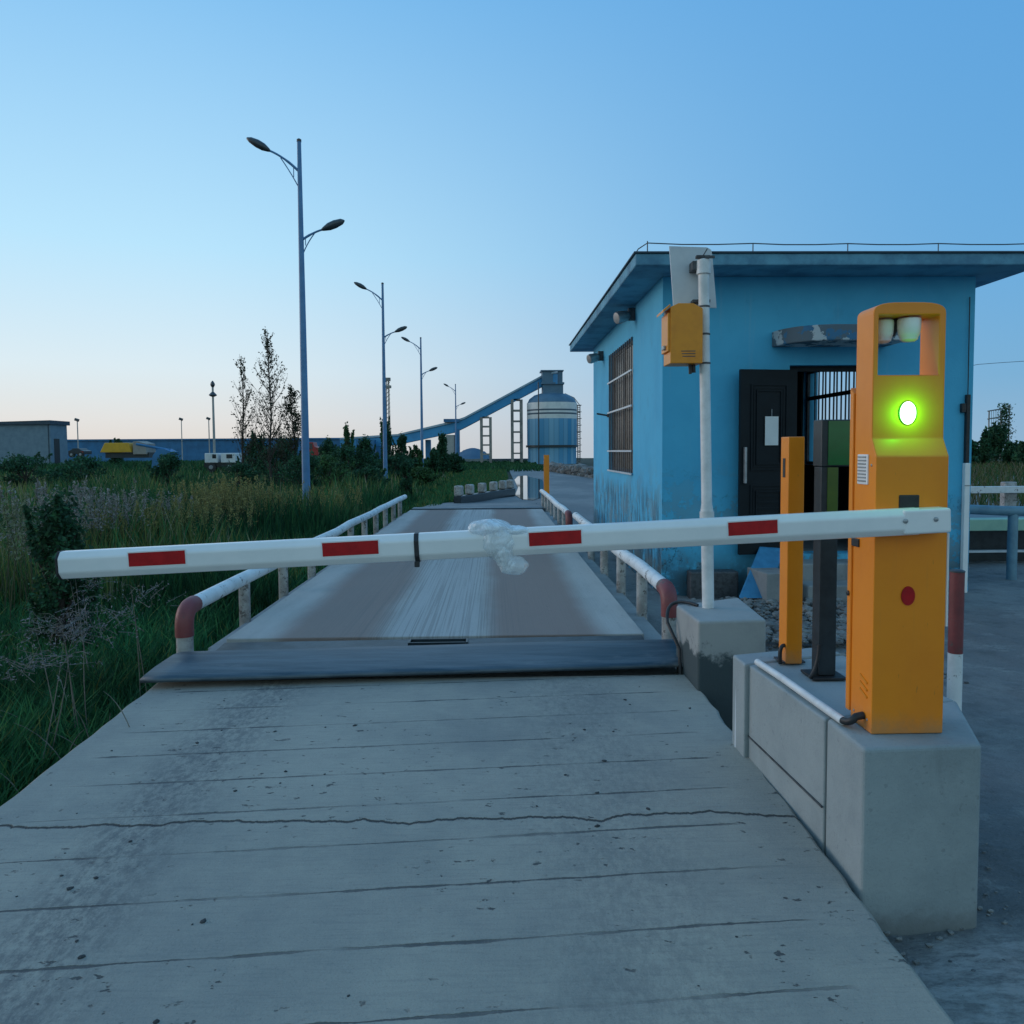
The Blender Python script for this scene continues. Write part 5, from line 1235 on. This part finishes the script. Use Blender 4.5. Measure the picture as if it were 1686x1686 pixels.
def in_view(px0, px1): pass
def blades(name, n, region, hfun, wfun, colfun, seed, bend=.35, kind='stuff', plume=0.0):
    rg = np.random.default_rng(seed); x, y = region(rg, n); n = len(x)
    z = gz(x, y) - .02; h = hfun(rg, x, y); wd = wfun(rg, x, y); a = rg.uniform(0, 2*np.pi, n); ln = h*bend*rg.uniform(.2, 1.3, n)
    dx, dy = np.cos(a)*ln, np.sin(a)*ln; b = rg.uniform(0, 2*np.pi, n); sx, sy = np.cos(b)*wd/2, np.sin(b)*wd/2
    V = np.zeros((n, 5, 3))
    V[:, 0] = np.stack([x-sx, y-sy, z], 1); V[:, 1] = np.stack([x+sx, y+sy, z], 1)
    V[:, 2] = np.stack([x+sx*.75+dx*.35, y+sy*.75+dy*.35, z+h*.6], 1); V[:, 3] = np.stack([x-sx*.75+dx*.35, y-sy*.75+dy*.35, z+h*.6], 1)
    V[:, 4] = np.stack([x+dx, y+dy, z+h*np.sqrt(np.clip(1-.4*bend**2, .3, 1))], 1)
    me = bpy.data.meshes.new(name); me.vertices.add(5*n); me.vertices.foreach_set('co', V.reshape(-1))
    base = np.arange(n, dtype=np.int32)[:, None]*5; li = (base + np.array([[0, 1, 2, 3, 3, 2, 4]], np.int32)).ravel()
    me.loops.add(7*n); me.loops.foreach_set('vertex_index', li)
    ls = (np.arange(n, dtype=np.int32)[:, None]*7 + np.array([[0, 4]], np.int32)).ravel(); lt_ = np.tile(np.array([4, 3], np.int32), n)
    me.polygons.add(2*n); me.polygons.foreach_set('loop_start', ls); me.polygons.foreach_set('loop_total', lt_)
    c = colfun(rg, x, y); c = np.repeat(np.concatenate([c, np.ones((n, 1))], 1), 5, 0)
    at_ = me.attributes.new('tint', 'FLOAT_COLOR', 'POINT'); at_.data.foreach_set('color', c.ravel())
    me.materials.append(M['leaf']); me.update(); me.validate()
    o = bpy.data.objects.new(name, me); COL.objects.link(o); o['kind'] = kind; return o
def fieldnoise(x, y, s, o=0): return np.array([mnoise.noise(Vector((a*s, b*s, o))) for a, b in zip(x, y)])
def wedge(y0, y1, xr=-2.3, xl=.74, pw=2.0):
    def f(rg, n):
        y = y0*(y1/y0)**(rg.uniform(0, 1, n)**(1/1.0)); x0 = -xl*y-1.5
        x = xr + (x0-xr)*rg.uniform(0, 1, n); return x, y
    return f
def mixcol(rg, n, cs, w, var=.35):
    k = rg.choice(len(cs), n, p=w); return np.array(cs)[k]*rg.uniform(1-var, 1+var, (n, 1))
G1, G2, G3, OL, ST, PK = (.016, .070, .030), (.026, .105, .040), (.045, .135, .045), (.115, .135, .042), (.22, .20, .13), (.26, .22, .21)
def patch(x, y): return fieldnoise(x, y, .35, 2)
def colA(rg, x, y):
    n = len(x); c = mixcol(rg, n, [G1, G2, G3, OL], [.40, .36, .17, .07]); p = fieldnoise(x, y, .6, 4)
    return 1.5*c*(1+.8*p[:, None])
blades('grass', 95000, wedge(2.2, 26), lambda rg, x, y: (.20+.26*rg.uniform(0, 1, len(x)))*(1+.5*patch(x, y))*(1+.25*sstep(-3, -6, x))*np.where(x > -2.6, .55, np.where(x > -2.9, .8, 1)), lambda rg, x, y: .010+.0011*y, colA, 1, .55)
def colB(rg, x, y):
    n = len(x); p = fieldnoise(x, y, .22, 7); c = 1.5*mixcol(rg, n, [G2, OL, ST, G3], [.22, .46, .12, .20]); d = mixcol(rg, n, [G1, G2, G3], [.45, .4, .15])
    k = sstep(-.12, .12, p)[:, None]; return c*k + d*(1-k)
def hB(rg, x, y): return (.45+.75*rg.uniform(0, 1, len(x))**1.3)*(1+.6*patch(x, y))*(.45+.55*sstep(-2.6, -5, x))*np.where(y > 30, .8, 1)
blades('tall_grass', 60000, wedge(9, 75, -2.9), hB, lambda rg, x, y: .010+.0013*y, colB, 2, .3)
# verge beyond the deck and far field
def verge(rg, n):
    y = rg.uniform(19, 62, n); k = np.array([far_left(v) for v in y]) - .35; k = np.where(y < 25, -1.6, k); x = k - rg.uniform(0, 1, n)**1.3*9; return x, y
blades('verge_grass', 32000, verge, lambda rg, x, y: .14+.22*rg.uniform(0, 1, len(x)), lambda rg, x, y: .010+.0014*y, lambda rg, x, y: mixcol(rg, len(x), [G2, G3, OL], [.35, .45, .20])*1.15, 3, .5)
def farf(rg, n):
    y = rg.uniform(60, 168, n); x = -.72*y-2 + rg.uniform(0, 1, n)*(.76*y+4); return x, y
blades('far_scrub', 40000, farf, lambda rg, x, y: (.5+.9*rg.uniform(0, 1, len(x)))*np.where(x > -12, .45, 1), lambda rg, x, y: .0020*y, lambda rg, x, y: mixcol(rg, len(x), [G1, G2, G3], [.5, .35, .15]), 4, .5)
def rightf(rg, n):
    y = rg.uniform(18, 75, n); x = y*.55 + rg.uniform(0, 1, n)*y*.45; return x, y
blades('dry_grass', 14000, rightf, lambda rg, x, y: .3+.5*rg.uniform(0, 1, len(x)), lambda rg, x, y: .0016*y, lambda rg, x, y: mixcol(rg, len(x), [OL, ST, G3], [.4, .3, .3])*.7, 5, .5)
# feathery reed plumes: pale seed heads on arching stems
def reeds(name, spots, seed):
    rg = np.random.default_rng(seed); P = []; C = []; m = MB()
    for (px, py, Yd, spread, cnt, hh, col) in spots:
        c = at(px, py, Yd)
        for i in range(cnt):
            x = c.x + rg.normal(0, spread); y = Yd + rg.normal(0, spread*1.4); zb = float(gz(x, y)); zt = c.z - hh*rg.uniform(0, .55); a = rg.uniform(0, 6.28); ln = rg.uniform(.05, .28)
            tip = Vector((x+math.cos(a)*ln, y+math.sin(a)*ln, zt)); mid = Vector((x+math.cos(a)*ln*.3, y+math.sin(a)*ln*.3, zb+(zt-zb)*.6))
            pts = bez((x, y, zb), mid, tip, 4); m.tube(pts, [.005, .0045, .004, .003, .0015], 4, cap=False)
            nl = int(44*(18/(Yd+8)))+16
            for s in range(nl):
                u = rg.uniform(.58, 1.0); b = pts[0]*(1-u)**2 + mid*2*u*(1-u) + tip*u*u; sp = .055*(1.15-u)*2
                P.append((b.x+rg.normal(0, sp*.5), b.y+rg.normal(0, sp*.5), b.z+rg.normal(0, .02))); C.append(np.array(col)*rg.uniform(.6, 1.35))
    o = leaf_mesh(name, P, .026, np.array(C), seed=seed, up=.5, aspect=3.0); o['kind'] = 'stuff'
    s_ = m.build('reed_stems', pmat('dry_stem', (.07, .075, .035), (.04, .05, .025), 5, .8)); s_['kind'] = 'stuff'
pk = (.27, .265, .25); ol = (.29, .265, .10); gr = (.19, .22, .13)
reeds('reed_plumes', [(18, 785, 9, .25, 22, .6, pk), (45, 800, 8.5, .2, 12, .5, gr), (125, 790, 11, .28, 30, .45, pk), (165, 800, 12, .3, 26, .45, pk), (205, 806, 13, .3, 16, .4, gr), (255, 806, 14, .3, 20, .4, pk), (235, 822, 13, .5, 40, .4, ol), (300, 815, 14, .5, 60, .5, ol), (345, 788, 16, .45, 80, .7, ol), (385, 780, 17, .45, 80, .8, ol), (420, 795, 18, .4, 40, .6, ol), (465, 800, 18, .4, 36, .6, ol), (540, 795, 20, .5, 30, .6, ol)], 21)
# nearer pale dead weeds in the dark grass
def dead(seed):
    rg = np.random.default_rng(seed); m = MB(); P = []; C = []
    for (px, py, Yd, rx, rzz, cnt) in ((110, 1030, 4.9, .17, .045, 62), (70, 1090, 4.5, .12, .045, 36), (140, 1045, 5.0, .10, .04, 28), (240, 985, 5.7, .10, .06, 18), (150, 965, 6.3, .12, .08, 18)):
        c = at(px, py, Yd)
        for i in range(cnt):
            b = Vector((c.x+rg.normal(0, rx), Yd+rg.normal(0, rx), c.z+rg.normal(0, rzz))); a = rg.uniform(0, 6.28); L_ = rg.uniform(.06, .2); d_ = Vector((math.cos(a)*L_, math.sin(a)*L_, rg.normal(.02, .06)))
            pts = [b, b+d_*.5+Vector((0, 0, rg.normal(.01, .015))), b+d_]; m.tube(pts, [.0026, .002, .001], 3, cap=False)
            for s_ in range(10):
                u = rg.uniform(.2, 1.05); P.append(tuple(b+d_*u+Vector((rg.normal(0, .018), rg.normal(0, .018), rg.normal(0, .015))))); C.append(np.array((.26, .25, .27))*rg.uniform(.4, 1.2))
        zb = float(gz(c.x, Yd))
        for i in range(2):
            a = rg.uniform(0, 6.28); m.tube(bez((c.x+rg.normal(0, rx*.6), Yd+rg.normal(0, .1), zb), (c.x+math.cos(a)*.1, Yd, (zb+c.z)/2), (c.x+math.cos(a)*rx*1.3, Yd+math.sin(a)*rx, c.z+rg.uniform(-.05, .1)), 5), [.0035]*4+[.002, .001], 4, cap=False)
    for i in range(12):
        px, py, Yd = rg.uniform(-20, 230), rg.uniform(1060, 1220), rg.uniform(3.9, 5); c = at(px, py, Yd); zb = float(gz(c.x, Yd)); h = rg.uniform(.3, .6); a = rg.uniform(-1, .6)
        m.tube(bez((c.x, Yd, zb), (c.x+a*.1, Yd, zb+h*.8), (c.x+a*.4, Yd, zb+h), 8), [.003]*6+[.002, .0015, .001], 4, cap=False)
    s_ = m.build('dead_weed_stems', pmat('dead_stem', (.20, .19, .16), (.12, .115, .10), 5, .8)); s_['kind'] = 'stuff'
    o = leaf_mesh('dead_weeds', P, .009, np.array(C), seed=seed, aspect=3.0); o['kind'] = 'stuff'
dead(31)
